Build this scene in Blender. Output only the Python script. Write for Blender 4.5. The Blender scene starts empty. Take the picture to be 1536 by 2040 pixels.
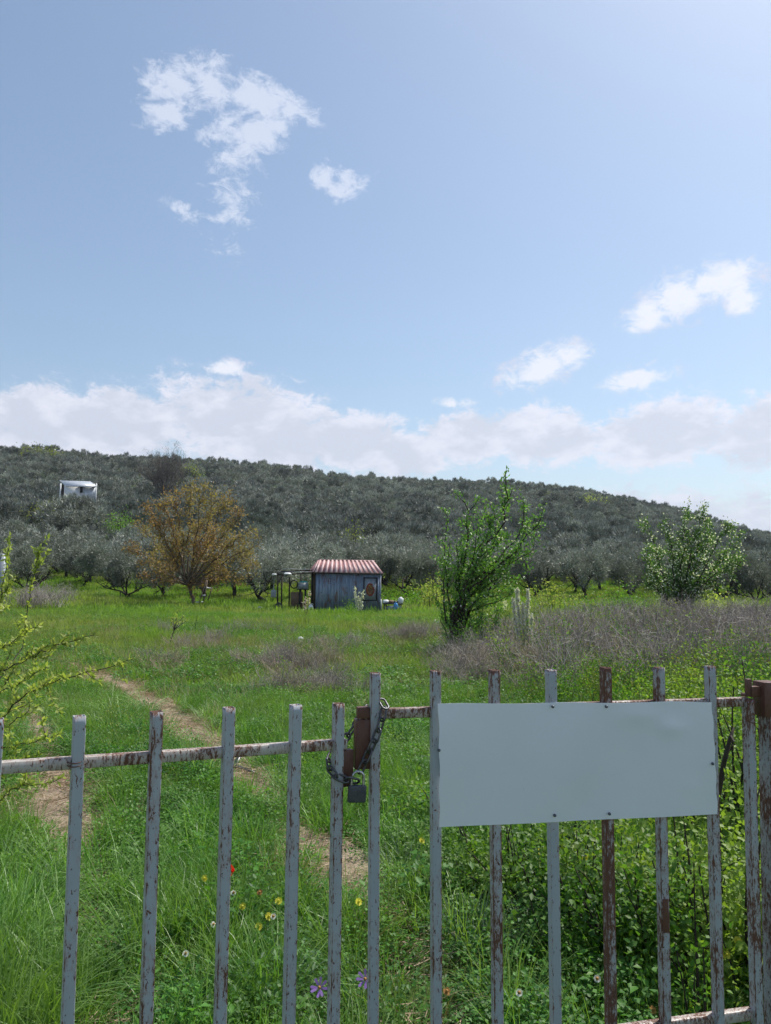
import bpy, math, random
import numpy as np
from mathutils import Vector, Matrix
pi = math.pi
sc = bpy.context.scene
COL = sc.collection
RNG = np.random.default_rng(7)

# ------------------------------------------------------------------ camera
F_PX, T, R = 1530.0, 0.0835, 0.011
CAM = np.array([0.0, 0.0, 1.6])
_f = np.array([0, math.cos(T), math.sin(T)])
_r0 = np.array([1.0, 0, 0]); _u0 = np.array([0, -math.sin(T), math.cos(T)])
_r = math.cos(R)*_r0 + math.sin(R)*_u0
_u = math.cos(R)*_u0 - math.sin(R)*_r0
cam = bpy.data.objects.new('camera', bpy.data.cameras.new('camera'))
COL.objects.link(cam)
cam.matrix_world = Matrix(((_r[0], _u[0], -_f[0], CAM[0]), (_r[1], _u[1], -_f[1], CAM[1]),
                           (_r[2], _u[2], -_f[2], CAM[2]), (0, 0, 0, 1)))
cam.data.sensor_fit = 'VERTICAL'; cam.data.sensor_height = 24.0
cam.data.lens = 24.0*F_PX/2040; cam.data.clip_start = 0.05; cam.data.clip_end = 12000
sc.camera = cam

def ray(px, py):
    return _f + _r*((px-768)/F_PX) + _u*((1020-py)/F_PX)
def at(px, py, Y):
    d = ray(px, py); return CAM + d*(Y/d[1])
def atg(px, py, z=0.0):
    d = ray(px, py); return CAM + d*((z-CAM[2])/d[2])
def atplane(px, py, P0, U, off=0.0):
    """hit the vertical plane through P0 along plan direction U, moved off metres away from the camera"""
    n = np.array([-U[1], U[0], 0.0]); n /= np.linalg.norm(n)
    d = ray(px, py); t = np.dot(np.array([P0[0], P0[1], 0])+n*off-CAM*np.array([1, 1, 0]), n)/np.dot(d, n)
    return CAM + d*t

# ------------------------------------------------------------------ light
SUN_EL, SUN_AZ = math.radians(58), math.radians(50)      # azimuth from +Y towards +X
world = bpy.data.worlds.new('World'); sc.world = world; world.use_nodes = True
nt = world.node_tree; nt.nodes.clear()
def wn(t, **k):
    n = nt.nodes.new(t)
    for a, b in k.items(): setattr(n, a, b)
    return n
def wm(op, a, b=None, c=None, clamp=False):
    n = wn('ShaderNodeMath', operation=op, use_clamp=clamp)
    for i, v in enumerate((a, b, c)):
        if v is None: continue
        if isinstance(v, (int, float)): n.inputs[i].default_value = v
        else: nt.links.new(v, n.inputs[i])
    return n.outputs[0]
sky = wn('ShaderNodeTexSky', sky_type='NISHITA'); sky.sun_disc = False
sky.sun_elevation = SUN_EL; sky.sun_rotation = SUN_AZ
sky.air_density = 1.0; sky.dust_density = 1.5; sky.ozone_density = 1.2; sky.altitude = 50
SKY_STRENGTH = 0.132
tc = wn('ShaderNodeTexCoord'); sep = wn('ShaderNodeSeparateXYZ'); nt.links.new(tc.outputs['Generated'], sep.inputs[0])
az = wm('ARCTAN2', sep.outputs[0], sep.outputs[1]); el = wm('ARCSINE', sep.outputs[2])
def noise_w(scale, detail, rough, dist=0.0, sz=1.6):
    mp = wn('ShaderNodeMapping'); mp.inputs['Scale'].default_value = (1, 1, sz)
    nt.links.new(tc.outputs['Generated'], mp.inputs['Vector'])
    n = wn('ShaderNodeTexNoise'); n.inputs['Scale'].default_value = scale; n.inputs['Detail'].default_value = detail
    n.inputs['Roughness'].default_value = rough; n.inputs['Distortion'].default_value = dist
    nt.links.new(mp.outputs[0], n.inputs['Vector']); return n.outputs['Fac']
n_big, n_fine = noise_w(9, 9, 0.6, 0.3), noise_w(38, 8, 0.66, 0.5)
n_vf = noise_w(110, 6, 0.7, 0.6)
fb = wm('ADD', wm('ADD', wm('MULTIPLY', wm('SUBTRACT', n_big, 0.5), 1.5), wm('MULTIPLY', wm('SUBTRACT', n_fine, 0.5), 1.9)), wm('MULTIPLY', wm('SUBTRACT', n_vf, 0.5), 0.5))
n_lump = noise_w(17, 6, 0.55, 0.2, 1.9)
def azel(px, py):
    d = ray(px, py); d = d/np.linalg.norm(d)
    return math.atan2(d[0], d[1]), math.asin(d[2])
def blobs(lst):
    tot = None
    for (px, py, rx, ry, ang) in lst:
        a0, e0 = azel(px, py)
        da, de = wm('SUBTRACT', az, a0), wm('SUBTRACT', el, e0)
        c, s = math.cos(math.radians(ang)), math.sin(math.radians(ang))
        u = wm('DIVIDE', wm('ADD', wm('MULTIPLY', da, c), wm('MULTIPLY', de, s)), rx/F_PX)
        v = wm('DIVIDE', wm('SUBTRACT', wm('MULTIPLY', de, c), wm('MULTIPLY', da, s)), ry/F_PX)
        d = wm('SQRT', wm('ADD', wm('MULTIPLY', u, u), wm('MULTIPLY', v, v)))
        m = wm('SUBTRACT', 1.0, d)
        tot = m if tot is None else wm('MAXIMUM', tot, m)
    return tot
def sstep(x, lo, hi):
    n = wn('ShaderNodeMapRange', interpolation_type='SMOOTHSTEP')
    nt.links.new(x, n.inputs['Value']); n.inputs['From Min'].default_value = lo; n.inputs['From Max'].default_value = hi
    return n.outputs['Result']
# wispy clouds high on the left
wisp = blobs([(340, 172, 84, 50, 0), (425, 160, 72, 50, 0), (515, 192, 122, 40, -12), (328, 225, 60, 36, 30), (500, 262, 96, 46, 14),
              (460, 318, 72, 42, 20), (690, 372, 78, 42, 14), (645, 350, 34, 34, 0), (362, 412, 62, 26, -12), (470, 410, 80, 90, 10)])
dw = sstep(wm('ADD', wisp, wm('MULTIPLY', wm('MULTIPLY', fb, sstep(wisp, -.75, .1)), 1.7)), 0.16, 1.10)
puff = blobs([(1420, 562, 125, 56, -5), (1295, 625, 80, 46, 32), (1350, 592, 105, 62, 25), (1478, 590, 52, 52, -30), (1085, 732, 120, 52, 14), (1130, 715, 62, 44, 0),
              (1262, 755, 105, 36, 6), (450, 735, 60, 24, 0), (905, 803, 60, 18, 0)])
dp = sstep(wm('ADD', puff, wm('MULTIPLY', wm('MULTIPLY', fb, sstep(puff, -.6, .1)), 0.9)), 0.10, 0.75)
# long banks over the hill; the band goes on round the whole horizon
bank = blobs([(75, 835, 150, 88, 0), (240, 850, 180, 90, 0), (500, 850, 290, 122, -8), (690, 880, 190, 84, -10), (800, 905, 120, 60, 0), (930, 875, 130, 68, 0), (1080, 870, 150, 76, 0),
              (1330, 860, 190, 88, 4), (1530, 860, 150, 88, 10), (1700, 850, 250, 100, 0), (-100, 850, 220, 100, 0)])
ring = wm('MULTIPLY', wm('SUBTRACT', 0.135, el), 9.0)
band = wm('MULTIPLY', wm('SUBTRACT', wm('ADD', 0.235, wm('MULTIPLY', wm('SUBTRACT', noise_w(3, 3, 0.5), 0.5), 0.25)), el), 7.0)
back = wm('GREATER_THAN', wm('ABSOLUTE', az), 0.62)
bank = wm('MAXIMUM', bank, wm('MAXIMUM', ring, wm('ADD', wm('MULTIPLY', wm('SUBTRACT', back, 1.0), 20.0), band)))
db = sstep(wm('ADD', bank, wm('MULTIPLY', wm('MULTIPLY', fb, sstep(bank, -.5, .1)), 0.6)), 0.08, 0.45)
# tone inside the clouds
tone = sstep(wm('ADD', wm('ADD', wm('MULTIPLY', wm('SUBTRACT', n_lump, 0.5), 3.4), wm('MULTIPLY', fb, .5)), wm('SUBTRACT', 0.78, wm('MULTIPLY', bank, 0.85))), 0.0, 0.9)
bank_col = wn('ShaderNodeMixRGB'); nt.links.new(tone, bank_col.inputs[0])
bank_col.inputs[1].default_value = (0.66, 0.69, 0.79, 1); bank_col.inputs[2].default_value = (0.86, 0.855, 0.95, 1)
pt = sstep(wm('ADD', puff, wm('MULTIPLY', wm('SUBTRACT', n_lump, 0.5), 1.4)), 0.0, 0.6)
puff_col = wn('ShaderNodeMixRGB'); nt.links.new(pt, puff_col.inputs[0])
puff_col.inputs[1].default_value = (0.64, 0.67, 0.83, 1); puff_col.inputs[2].default_value = (0.87, 0.89, 0.97, 1)
sun_dir = Vector((math.sin(SUN_AZ)*math.cos(SUN_EL), math.cos(SUN_AZ)*math.cos(SUN_EL), math.sin(SUN_EL)))
skys = wn('ShaderNodeMixRGB', blend_type='MULTIPLY'); skys.inputs[0].default_value = 1
nt.links.new(sky.outputs[0], skys.inputs[1]); skys.inputs[2].default_value = (SKY_STRENGTH*0.99, SKY_STRENGTH*1.05, SKY_STRENGTH*1.04, 1)
def over(base, fac, col, k=1.0):
    m = wn('ShaderNodeMixRGB'); nt.links.new(wm('MULTIPLY', fac, k), m.inputs[0]); nt.links.new(base, m.inputs[1])
    if isinstance(col, tuple): m.inputs[2].default_value = col
    else: nt.links.new(col, m.inputs[2])
    return m.outputs[0]
c = over(skys.outputs[0], db, bank_col.outputs[0], 0.90)
c = over(c, dw, (0.74, 0.79, 0.92, 1), 0.74)
c = over(c, dp, puff_col.outputs[0], 0.93)
bg = wn('ShaderNodeBackground'); nt.links.new(c, bg.inputs[0]); bg.inputs[1].default_value = 1.0
out = wn('ShaderNodeOutputWorld'); nt.links.new(bg.outputs[0], out.inputs[0])

sun = bpy.data.objects.new('sun', bpy.data.lights.new('sun', 'SUN')); COL.objects.link(sun)
sun.data.energy = 5.0; sun.data.angle = math.radians(0.6); sun.data.color = (1.0, 0.955, 0.88)
sun.rotation_euler = (-sun_dir).to_track_quat('-Z', 'Y').to_euler()
sc.view_settings.view_transform = 'Standard'; sc.view_settings.look = 'None'
sc.view_settings.exposure = 0.09; sc.view_settings.gamma = 1.0
sc.render.engine = 'CYCLES'; sc.cycles.use_denoising = True
sc.cycles.max_bounces = 6; sc.cycles.transparent_max_bounces = 8; sc.cycles.volume_bounces = 0
sc.cycles.diffuse_bounces = 3; sc.cycles.glossy_bounces = 2; sc.cycles.transmission_bounces = 4
sc.cycles.sample_clamp_indirect = 6

# ------------------------------------------------------------------ helpers
def nrm(v):
    v = np.asarray(v, float); return v/np.maximum(np.linalg.norm(v, axis=-1, keepdims=True), 1e-9)
class G:
    """collects geometry, builds it as one mesh"""
    def __init__(s): s.V = []; s.F = []; s.n = 0; s.M = []
    def add(s, V, Fc, mi=0):
        V = np.asarray(V, np.float32).reshape(-1, 3); Fc = np.asarray(Fc, np.int32)
        s.V.append(V); s.F.append(Fc+s.n); s.M.append(np.full(len(Fc), mi, np.int32)); s.n += len(V)
    def mesh(s, name, mats, smooth=False):
        me = bpy.data.meshes.new(name); V = np.concatenate(s.V)
        me.vertices.add(len(V)); me.vertices.foreach_set('co', V.ravel())
        nl = sum(f.size for f in s.F); npoly = sum(len(f) for f in s.F)
        me.loops.add(nl); me.polygons.add(npoly)
        me.loops.foreach_set('vertex_index', np.concatenate([f.ravel() for f in s.F]))
        tot = np.concatenate([np.full(len(f), f.shape[1], np.int32) for f in s.F])
        st = np.concatenate([[0], np.cumsum(tot)[:-1]]).astype(np.int32)
        me.polygons.foreach_set('loop_start', st); me.polygons.foreach_set('loop_total', tot)
        me.polygons.foreach_set('material_index', np.concatenate(s.M))
        if smooth: me.polygons.foreach_set('use_smooth', np.ones(npoly, bool))
        for m in (mats if isinstance(mats, (list, tuple)) else [mats]): me.materials.append(m)
        if getattr(s, 'edge', None) is not None:
            a_ = me.attributes.new('edge', 'FLOAT', 'POINT'); a_.data.foreach_set('value', np.asarray(s.edge, np.float32))
        me.update(calc_edges=True); me.validate(); return me
    def obj(s, name, mats, parent=None, smooth=False, link=True, loc=None):
        """verts in world space when the parent is an unrotated empty: pass loc to recentre"""
        if loc is not None:
            for v in s.V: v -= np.asarray(loc, np.float32)
        o = bpy.data.objects.new(name, s.mesh(name, mats, smooth))
        if link: COL.objects.link(o)
        if parent is not None: o.parent = parent
        elif loc is not None: o.location = loc
        return o
    def box(s, c, size, ax=None, mi=0):
        """box centred at c; ax = 3 rows of axes"""
        ax = np.eye(3) if ax is None else np.asarray(ax); h = np.asarray(size)/2
        P = np.array([[x, y, z] for z in (-1, 1) for y in (-1, 1) for x in (-1, 1)], float)*h
        s.add(P@ax+np.asarray(c), [[0, 2, 3, 1], [4, 5, 7, 6], [0, 1, 5, 4], [2, 6, 7, 3], [0, 4, 6, 2], [1, 3, 7, 5]], mi)
    def beam(s, a, b, w, h, up=(0, 0, 1), mi=0):
        a = np.asarray(a, float); b = np.asarray(b, float); d = b-a; L = np.linalg.norm(d); d /= L
        sd = np.cross(d, up)
        if np.linalg.norm(sd) < 1e-4: sd = np.cross(d, (0, 1, 0))
        sd = nrm(sd); u = np.cross(sd, d)
        s.box((a+b)/2, (L, w, h), [d, sd, u], mi)
    def tube(s, pts, rad, k=6, mi=0, cap=True):
        pts = np.asarray(pts, float); n = len(pts); rad = np.broadcast_to(rad, n)
        tg = np.gradient(pts, axis=0); tg = nrm(tg); up = np.array([0.31, 0.17, 0.93])
        if abs(np.dot(tg[0], up)) > .95: up = np.array([1.0, .2, 0])
        sd = nrm(np.cross(tg, up)); vv = np.cross(sd, tg)
        a = np.arange(k)*2*pi/k
        P = pts[:, None]+rad[:, None, None]*(np.cos(a)[None, :, None]*sd[:, None]+np.sin(a)[None, :, None]*vv[:, None])
        i = np.arange(n-1)[:, None]*k; j = np.arange(k)[None]; jn = (j+1) % k
        Fq = np.stack([i+j, i+jn, i+k+jn, i+k+j], -1).reshape(-1, 4)
        s.add(P.reshape(-1, 3), Fq, mi)
        if cap:
            s.add(P[-1], [list(range(k))], mi); s.add(P[0], [list(range(k))[::-1]], mi)
    def torus(s, c, ax, R1, R2, r, ks=20, kt=6, stretch=0.0, mi=0):
        """stadium/oval ring in the plane ax[0], ax[1]"""
        a = np.arange(ks)*2*pi/ks; ax = np.asarray(ax)
        ctr = np.stack([np.cos(a)*R1+np.sign(np.cos(a))*stretch, np.sin(a)*R2, 0*a], -1)
        rd = nrm(np.stack([np.cos(a)*R2, np.sin(a)*R1, 0*a], -1)); b = np.arange(kt)*2*pi/kt
        P = ctr[:, None]+r*(np.cos(b)[None, :, None]*rd[:, None]+np.sin(b)[None, :, None]*np.array([0, 0, 1.0]))
        P = P@ax+np.asarray(c)
        i = np.arange(ks)[:, None]; j = np.arange(kt)[None]
        Fq = np.stack([i*kt+j, ((i+1) % ks)*kt+j, ((i+1) % ks)*kt+(j+1) % kt, i*kt+(j+1) % kt], -1).reshape(-1, 4)
        s.add(P.reshape(-1, 3), Fq, mi)
    def tris(s, P, D, L, W, rng, mi=0):
        n = len(P); S = nrm(np.cross(D, rng.normal(size=(n, 3)))); L = np.broadcast_to(L, n)[:, None]; W = np.broadcast_to(W, n)[:, None]
        V = np.stack([P-S*W/2, P+S*W/2, P+D*L], 1); s.add(V, np.arange(3*n).reshape(n, 3), mi)
    def leaves(s, P, D, L, W, rng, mi=0, flat=0.0, cup=0.12):
        """rhombic folded leaves; flat=1 turns the blades to the sky"""
        n = len(P); rv = rng.normal(size=(n, 3)); S = nrm(np.cross(D, rv*(1-flat)+np.array([0, 0, 1.0])*flat*2))
        N = np.cross(S, D); L = np.broadcast_to(L, n)[:, None]; W = np.broadcast_to(W, n)[:, None]
        V = np.stack([P, P+D*L*.42+S*W/2+N*L*cup, P+D*L, P+D*L*.42-S*W/2+N*L*cup, P+D*L*.45], 1)
        q = np.arange(n)[:, None]*5
        s.add(V, np.concatenate([q+[0, 4, 1], q+[4, 2, 1], q+[0, 3, 4], q+[3, 2, 4]]), mi)
    def blades(s, P, az_, lean, L, W, rng, mi=0, droop=1.0):
        n = len(P); hd = np.stack([np.cos(az_), np.sin(az_), 0*az_], -1); up = np.array([0, 0, 1.0])
        sd = np.stack([-np.sin(az_+rng.normal(0, .6, n)), np.cos(az_), 0*az_], -1)*np.broadcast_to(W, n)[:, None]/2
        L = np.broadcast_to(L, n); pts = [P]; w = [1, .85, .6, 0]
        for i, f in enumerate((.35, .35, .30)):
            th = lean+droop*(i*.38)*(.4+lean)
            pts.append(pts[-1]+(hd*np.sin(th)[:, None]+up*np.cos(th)[:, None])*(L*f)[:, None])
        V = np.stack([pts[0]-sd, pts[0]+sd, pts[1]-sd*w[1], pts[1]+sd*w[1], pts[2]-sd*w[2], pts[2]+sd*w[2], pts[3]], 1)
        q = np.arange(n)[:, None]*7
        s.add(V, np.zeros((0, 4), int), mi); b = s.n-7*n
        s.F[-1] = np.concatenate([q+b+[0, 1, 3, 2], q+b+[2, 3, 5, 4]]); s.M[-1] = np.full(2*n, mi, np.int32)
        s.F.append(q+b+np.array([4, 5, 6])); s.M.append(np.full(n, mi, np.int32))

def tag(o, label=None, cat=None, group=None, kind=None):
    if label: o['label'] = label
    if cat: o['category'] = cat
    if group: o['group'] = group
    if kind: o['kind'] = kind
    return o
def empty(name, loc, label, cat, group=None, rot=None):
    o = bpy.data.objects.new(name, None); COL.objects.link(o); o.location = loc; o.empty_display_size = .2
    if rot: o.rotation_euler = rot
    return tag(o, label, cat, group)

# ------------------------------------------------------------------ materials
def mat_new(name):
    m = bpy.data.materials.new(name); m.use_nodes = True; m.node_tree.nodes.clear(); return m, m.node_tree
class N:
    def __init__(s, t): s.t = t
    def n(s, ty, **k):
        o = s.t.nodes.new(ty)
        for a, b in k.items():
            if a.startswith('i_'):
                key = a[2:].replace('_', ' ')
                o.inputs[key].default_value = b
            else: setattr(o, a, b)
        return o
    def l(s, a, b): s.t.links.new(a, b)
    def math(s, op, a, b=None, clamp=False):
        o = s.t.nodes.new('ShaderNodeMath'); o.operation = op; o.use_clamp = clamp
        for i, v in enumerate((a, b)):
            if v is None: continue
            if isinstance(v, (int, float)): o.inputs[i].default_value = v
            else: s.l(v, o.inputs[i])
        return o.outputs[0]
    def mix(s, f, a, b):
        o = s.t.nodes.new('ShaderNodeMixRGB')
        for i, v in enumerate((f, a, b)):
            if isinstance(v, (int, float)): o.inputs[i].default_value = v
            elif isinstance(v, tuple): o.inputs[i].default_value = (*v[:3], 1)
            else: s.l(v, o.inputs[i])
        return o.outputs[0]
    def noise(s, vec, scale, detail=4, rough=.55, dist=0.0):
        o = s.t.nodes.new('ShaderNodeTexNoise'); o.inputs['Scale'].default_value = scale; o.inputs['Detail'].default_value = detail
        o.inputs['Roughness'].default_value = rough; o.inputs['Distortion'].default_value = dist
        if vec is not None: s.l(vec, o.inputs['Vector'])
        return o.outputs['Fac']
    def step(s, x, lo, hi):
        o = s.t.nodes.new('ShaderNodeMapRange'); o.interpolation_type = 'SMOOTHSTEP'
        s.l(x, o.inputs['Value']); o.inputs['From Min'].default_value = lo; o.inputs['From Max'].default_value = hi
        return o.outputs['Result']
    def mapping(s, vec, scale=(1, 1, 1)):
        o = s.t.nodes.new('ShaderNodeMapping'); o.inputs['Scale'].default_value = scale; s.l(vec, o.inputs['Vector']); return o.outputs[0]
def leaf_mat(name, ca, cb, cc=None, transl=.4, rough=.55, patch=None, patch_scale=.35, spec=.3, tint_=(1.25, 1.35, .55)):
    """ca..cb per leaf; cc mixed in by a world-space patch noise"""
    m, t = mat_new(name); n = N(t)
    geo = n.n('ShaderNodeNewGeometry'); oi = n.n('ShaderNodeObjectInfo')
    col = n.mix(geo.outputs['Random Per Island'], ca, cb)
    if cc is not None:
        pn = n.step(n.noise(geo.outputs['Position'], patch_scale, 3), .42, .62)
        col = n.mix(n.math('MULTIPLY', pn, .8), col, cc)
    v = n.math('ADD', n.math('MULTIPLY', oi.outputs['Random'], .45), .78)
    mul = n.n('ShaderNodeMixRGB', blend_type='MULTIPLY'); mul.inputs[0].default_value = 1
    n.l(col, mul.inputs[1]); n.l(v, mul.inputs[2]); col = mul.outputs[0]
    p = n.n('ShaderNodeBsdfPrincipled'); n.l(col, p.inputs['Base Color']); p.inputs['Roughness'].default_value = rough
    p.inputs['Specular IOR Level'].default_value = spec
    tr = n.n('ShaderNodeBsdfTranslucent')
    tint = n.n('ShaderNodeMixRGB', blend_type='MULTIPLY'); tint.inputs[0].default_value = 1; n.l(col, tint.inputs[1]); tint.inputs[2].default_value = (*tint_, 1)
    n.l(tint.outputs[0], tr.inputs['Color'])
    mx = n.n('ShaderNodeMixShader'); mx.inputs[0].default_value = transl
    n.l(p.outputs[0], mx.inputs[1]); n.l(tr.outputs[0], mx.inputs[2])
    o = n.n('ShaderNodeOutputMaterial'); n.l(mx.outputs[0], o.inputs[0]); return m
def plain(name, col, rough=.7, metal=0.0, var=.25, scale=8.0, col2=None, bump=.15, stretch=(1, 1, 1), spec=.4):
    m, t = mat_new(name); n = N(t); tcn = n.n('ShaderNodeTexCoord')
    vec = n.mapping(tcn.outputs['Object'], stretch)
    f = n.noise(vec, scale, 6, .65)
    c2 = col2 or tuple(x*(1-var) for x in col)
    c_ = n.mix(n.step(f, .38, .64), col, c2)
    p = n.n('ShaderNodeBsdfPrincipled'); n.l(c_, p.inputs['Base Color']); p.inputs['Roughness'].default_value = rough
    p.inputs['Metallic'].default_value = metal; p.inputs['Specular IOR Level'].default_value = spec
    b = n.n('ShaderNodeBump'); b.inputs['Strength'].default_value = bump; b.inputs['Distance'].default_value = .01
    n.l(n.noise(vec, scale*5, 5, .7), b.inputs['Height']); n.l(b.outputs[0], p.inputs['Normal'])
    o = n.n('ShaderNodeOutputMaterial'); n.l(p.outputs[0], o.inputs[0]); return m
def rusty(name, paint, base_rust=0.0, wash=(.30, .17, .12)):
    """flaking paint over rust; object property 'rust' raises the rusted share"""
    m, t = mat_new(name); n = N(t)
    geo = n.n('ShaderNodeNewGeometry'); at_ = n.n('ShaderNodeAttribute', attribute_type='OBJECT', attribute_name='rust')
    amt = n.math('ADD', at_.outputs['Fac'], base_rust)
    pos = geo.outputs['Position']
    big = n.noise(n.mapping(pos, (1, 1, .5)), 11, 4, .6)
    chips = n.noise(n.mapping(pos, (1, 1, .42)), 150, 3, .65, .4)
    edge = n.noise(n.mapping(pos, (1, 1, .3)), 55, 5, .7, .3)
    ed = n.n('ShaderNodeAttribute', attribute_name='edge').outputs['Fac']
    fine = n.noise(n.mapping(pos, (1, 1, .35)), 130, 4, .75, .3)
    k1 = n.math('ADD', n.math('ADD', n.math('MULTIPLY', big, .55), n.math('MULTIPLY', fine, .75)), n.math('ADD', n.math('MULTIPLY', amt, .25), n.math('MULTIPLY', ed, .13)))
    k1 = n.math('ADD', k1, n.math('MULTIPLY', edge, .10))
    m1 = n.step(k1, .86, .955)
    k2 = n.math('ADD', n.math('ADD', chips, n.math('MULTIPLY', big, .22)), n.math('ADD', n.math('MULTIPLY', amt, .08), n.math('MULTIPLY', ed, .05)))
    m2 = n.step(k2, .745, .775)
    mask = n.math('MAXIMUM', m1, m2)
    rcol = n.mix(n.noise(pos, 90, 5, .7), (.040, .019, .014), (.20, .088, .052))
    stain = n.step(k1, .74, .92)
    pc = n.mix(n.math('MULTIPLY', stain, .45), n.mix(n.noise(n.mapping(pos, (1, 1, .25)), 30, 5), paint, tuple(x*.82 for x in paint)), wash)
    col = n.mix(mask, pc, rcol)
    p = n.n('ShaderNodeBsdfPrincipled'); n.l(col, p.inputs['Base Color'])
    n.l(n.math('ADD', n.math('MULTIPLY', mask, .35), .42), p.inputs['Roughness']); p.inputs['Specular IOR Level'].default_value = .4
    b = n.n('ShaderNodeBump'); b.inputs['Strength'].default_value = .5; b.inputs['Distance'].default_value = .0015
    n.l(n.math('ADD', n.math('MULTIPLY', mask, -.6), n.math('MULTIPLY', n.noise(pos, 220, 4, .7), mask)), b.inputs['Height']); n.l(b.outputs[0], p.inputs['Normal'])
    o = n.n('ShaderNodeOutputMaterial'); n.l(p.outputs[0], o.inputs[0]); return m

M = {}
M['paint'] = rusty('flaking_grey_paint', (.395, .43, .465))
M['railpaint'] = rusty('flaking_cream_paint', (.50, .47, .43), .38)
M['rust'] = rusty('rusted_iron', (.14, .062, .045), .3, (.08, .035, .027))
M['steel'] = plain('chain_steel', (.12, .12, .125), .38, .75, .4, 60, bump=.1)
M['lock'] = plain('lock_body', (.085, .09, .10), .55, .3, .3, 60)
M['shackle'] = plain('shackle_steel', (.50, .50, .52), .25, .9, .3, 60)
M['screw'] = plain('screw_head', (.14, .15, .17), .5, .6, .3, 200)
M['bark'] = plain('olive_bark', (.060, .050, .042), .9, 0, .5, 5, bump=.6, stretch=(1, 1, .3))
M['bark2'] = plain('pale_bark', (.16, .12, .09), .9, 0, .45, 6, bump=.5, stretch=(1, 1, .3))
M['bark3'] = plain('dark_bark', (.055, .042, .032), .9, 0, .4, 10, bump=.4)
M['olive'] = leaf_mat('olive_leaf', (.095, .11, .085), (.46, .485, .42), (.165, .185, .14), .16, .5, patch_scale=.06, spec=.5, tint_=(1, 1, .8))
M['olive2'] = leaf_mat('olive_leaf_dark', (.06, .072, .06), (.31, .33, .295), (.105, .125, .095), .14, .5, patch_scale=.05, spec=.4, tint_=(1, 1, .8))
M['grass'] = leaf_mat('grass_blade', (.055, .17, .020), (.22, .39, .070), (.18, .27, .06), .42, .42, patch_scale=.45, spec=.45)
M['grass_far'] = leaf_mat('grass_far', (.085, .195, .030), (.25, .38, .065), (.26, .29, .09), .42, .55, patch_scale=.16, spec=.2)
M['clover'] = leaf_mat('clover_leaf', (.028, .105, .017), (.11, .27, .042), (.13, .25, .035), .38, .5, patch_scale=.7, spec=.32)
M['longgrass'] = leaf_mat('long_grass_blade', (.13, .27, .07), (.30, .45, .16), None, .38, .45, spec=.4)
M['mallow'] = leaf_mat('mallow_leaf', (.06, .19, .025), (.11, .27, .04), None, .42, .5)
M['bluegrass'] = leaf_mat('blue_grass', (.16, .24, .17), (.26, .34, .25), None, .25, .5)
M['straw'] = leaf_mat('straw', (.26, .22, .12), (.40, .34, .21), (.22, .25, .10), .2, .8, patch_scale=.4)
M['drystem'] = leaf_mat('dry_stem', (.11, .095, .088), (.58, .52, .46), (.24, .21, .19), .05, .9, patch_scale=.5)
M['thatch'] = leaf_mat('thatch', (.32, .23, .16), (.50, .39, .28), None, .1, .9)
M['bramble'] = leaf_mat('bramble_leaf', (.040, .13, .018), (.15, .29, .045), (.26, .36, .06), .45, .5, patch_scale=.9, spec=.35)
M['lime'] = leaf_mat('lime_leaf', (.26, .34, .07), (.50, .53, .17), (.36, .42, .11), .45, .5, patch_scale=2.0)
M['pear'] = leaf_mat('pear_leaf', (.06, .155, .03), (.18, .33, .065), None, .42, .42, spec=.5)
M['shrub'] = leaf_mat('shrub_leaf', (.10, .24, .03), (.20, .36, .05), None, .45, .5)
M['olivegreen'] = leaf_mat('weed_leaf', (.14, .20, .04), (.30, .30, .06), None, .4, .6)
M['yellow'] = leaf_mat('yellow_flower', (.55, .50, .04), (.75, .68, .08), None, .35, .6)
M['brown'] = leaf_mat('copper_leaf', (.25, .14, .075), (.46, .31, .15), (.36, .29, .13), .38, .55, patch_scale=.35)
M['white'] = leaf_mat('white_petal', (.75, .74, .70), (.92, .90, .88), None, .3, .6)
M['pinkish'] = leaf_mat('pink_petal', (.62, .50, .46), (.85, .74, .70), None, .3, .6)
M['red'] = leaf_mat('poppy_petal', (.55, .01, .012), (.75, .02, .02), None, .4, .5)
M['purple'] = leaf_mat('mallow_petal', (.28, .14, .50), (.42, .24, .66), None, .35, .5)
M['barebush'] = leaf_mat('bare_twig', (.085, .075, .065), (.17, .15, .13), None, .05, .9)

# ------------------------------------------------------------------ terrain
SKYL = [(-400, 868), (0, 882), (100, 889), (250, 902), (400, 913), (560, 927), (700, 940), (850, 948), (1000, 958), (1150, 972), (1250, 988),
        (1350, 1008), (1450, 1040), (1536, 1063), (1750, 1100), (2100, 1130)]
_sk = []
for (px, py) in SKYL:
    d = ray(px, py); _sk.append((d[0]/d[1], d[2]/d[1]))
_sk = np.array(_sk)
def height(x, y):
    x = np.asarray(x, float); y = np.asarray(y, float)
    yy = np.maximum(y, 20.0); a = x/yy
    e = np.interp(a, _sk[:, 0], _sk[:, 1])
    dr = 345+60*np.clip(a, -.6, .6)
    y0 = 48.0
    zr = e*dr+1.6-4.6
    t = (yy-y0)/(dr-y0)
    up = np.clip(t, 0, 1)**1.55*zr
    over_ = np.where(t > 1, (t-1)*(dr-y0)*-.12, 0)
    roll = .9*np.sin(x*.045+1.3)*np.sin(y*.033)*np.clip(t*4, 0, 1)
    near = .05*np.sin(x*.9+.5)*np.sin(y*.7)*np.clip((y-4)/6, 0, 1)+.18*np.sin(x*.11+2)*np.sin(y*.13)*np.clip((y-15)/20, 0, 1)
    return np.maximum(up+over_+roll+near, -3)
def gz(x, y): return float(height(x, y))
def ong(px, py):
    """point of the ground seen at a pixel of the near field"""
    p = atg(px, py, 0)
    for _ in range(4): p = atg(px, py, gz(p[0], p[1]))
    return p

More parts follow.
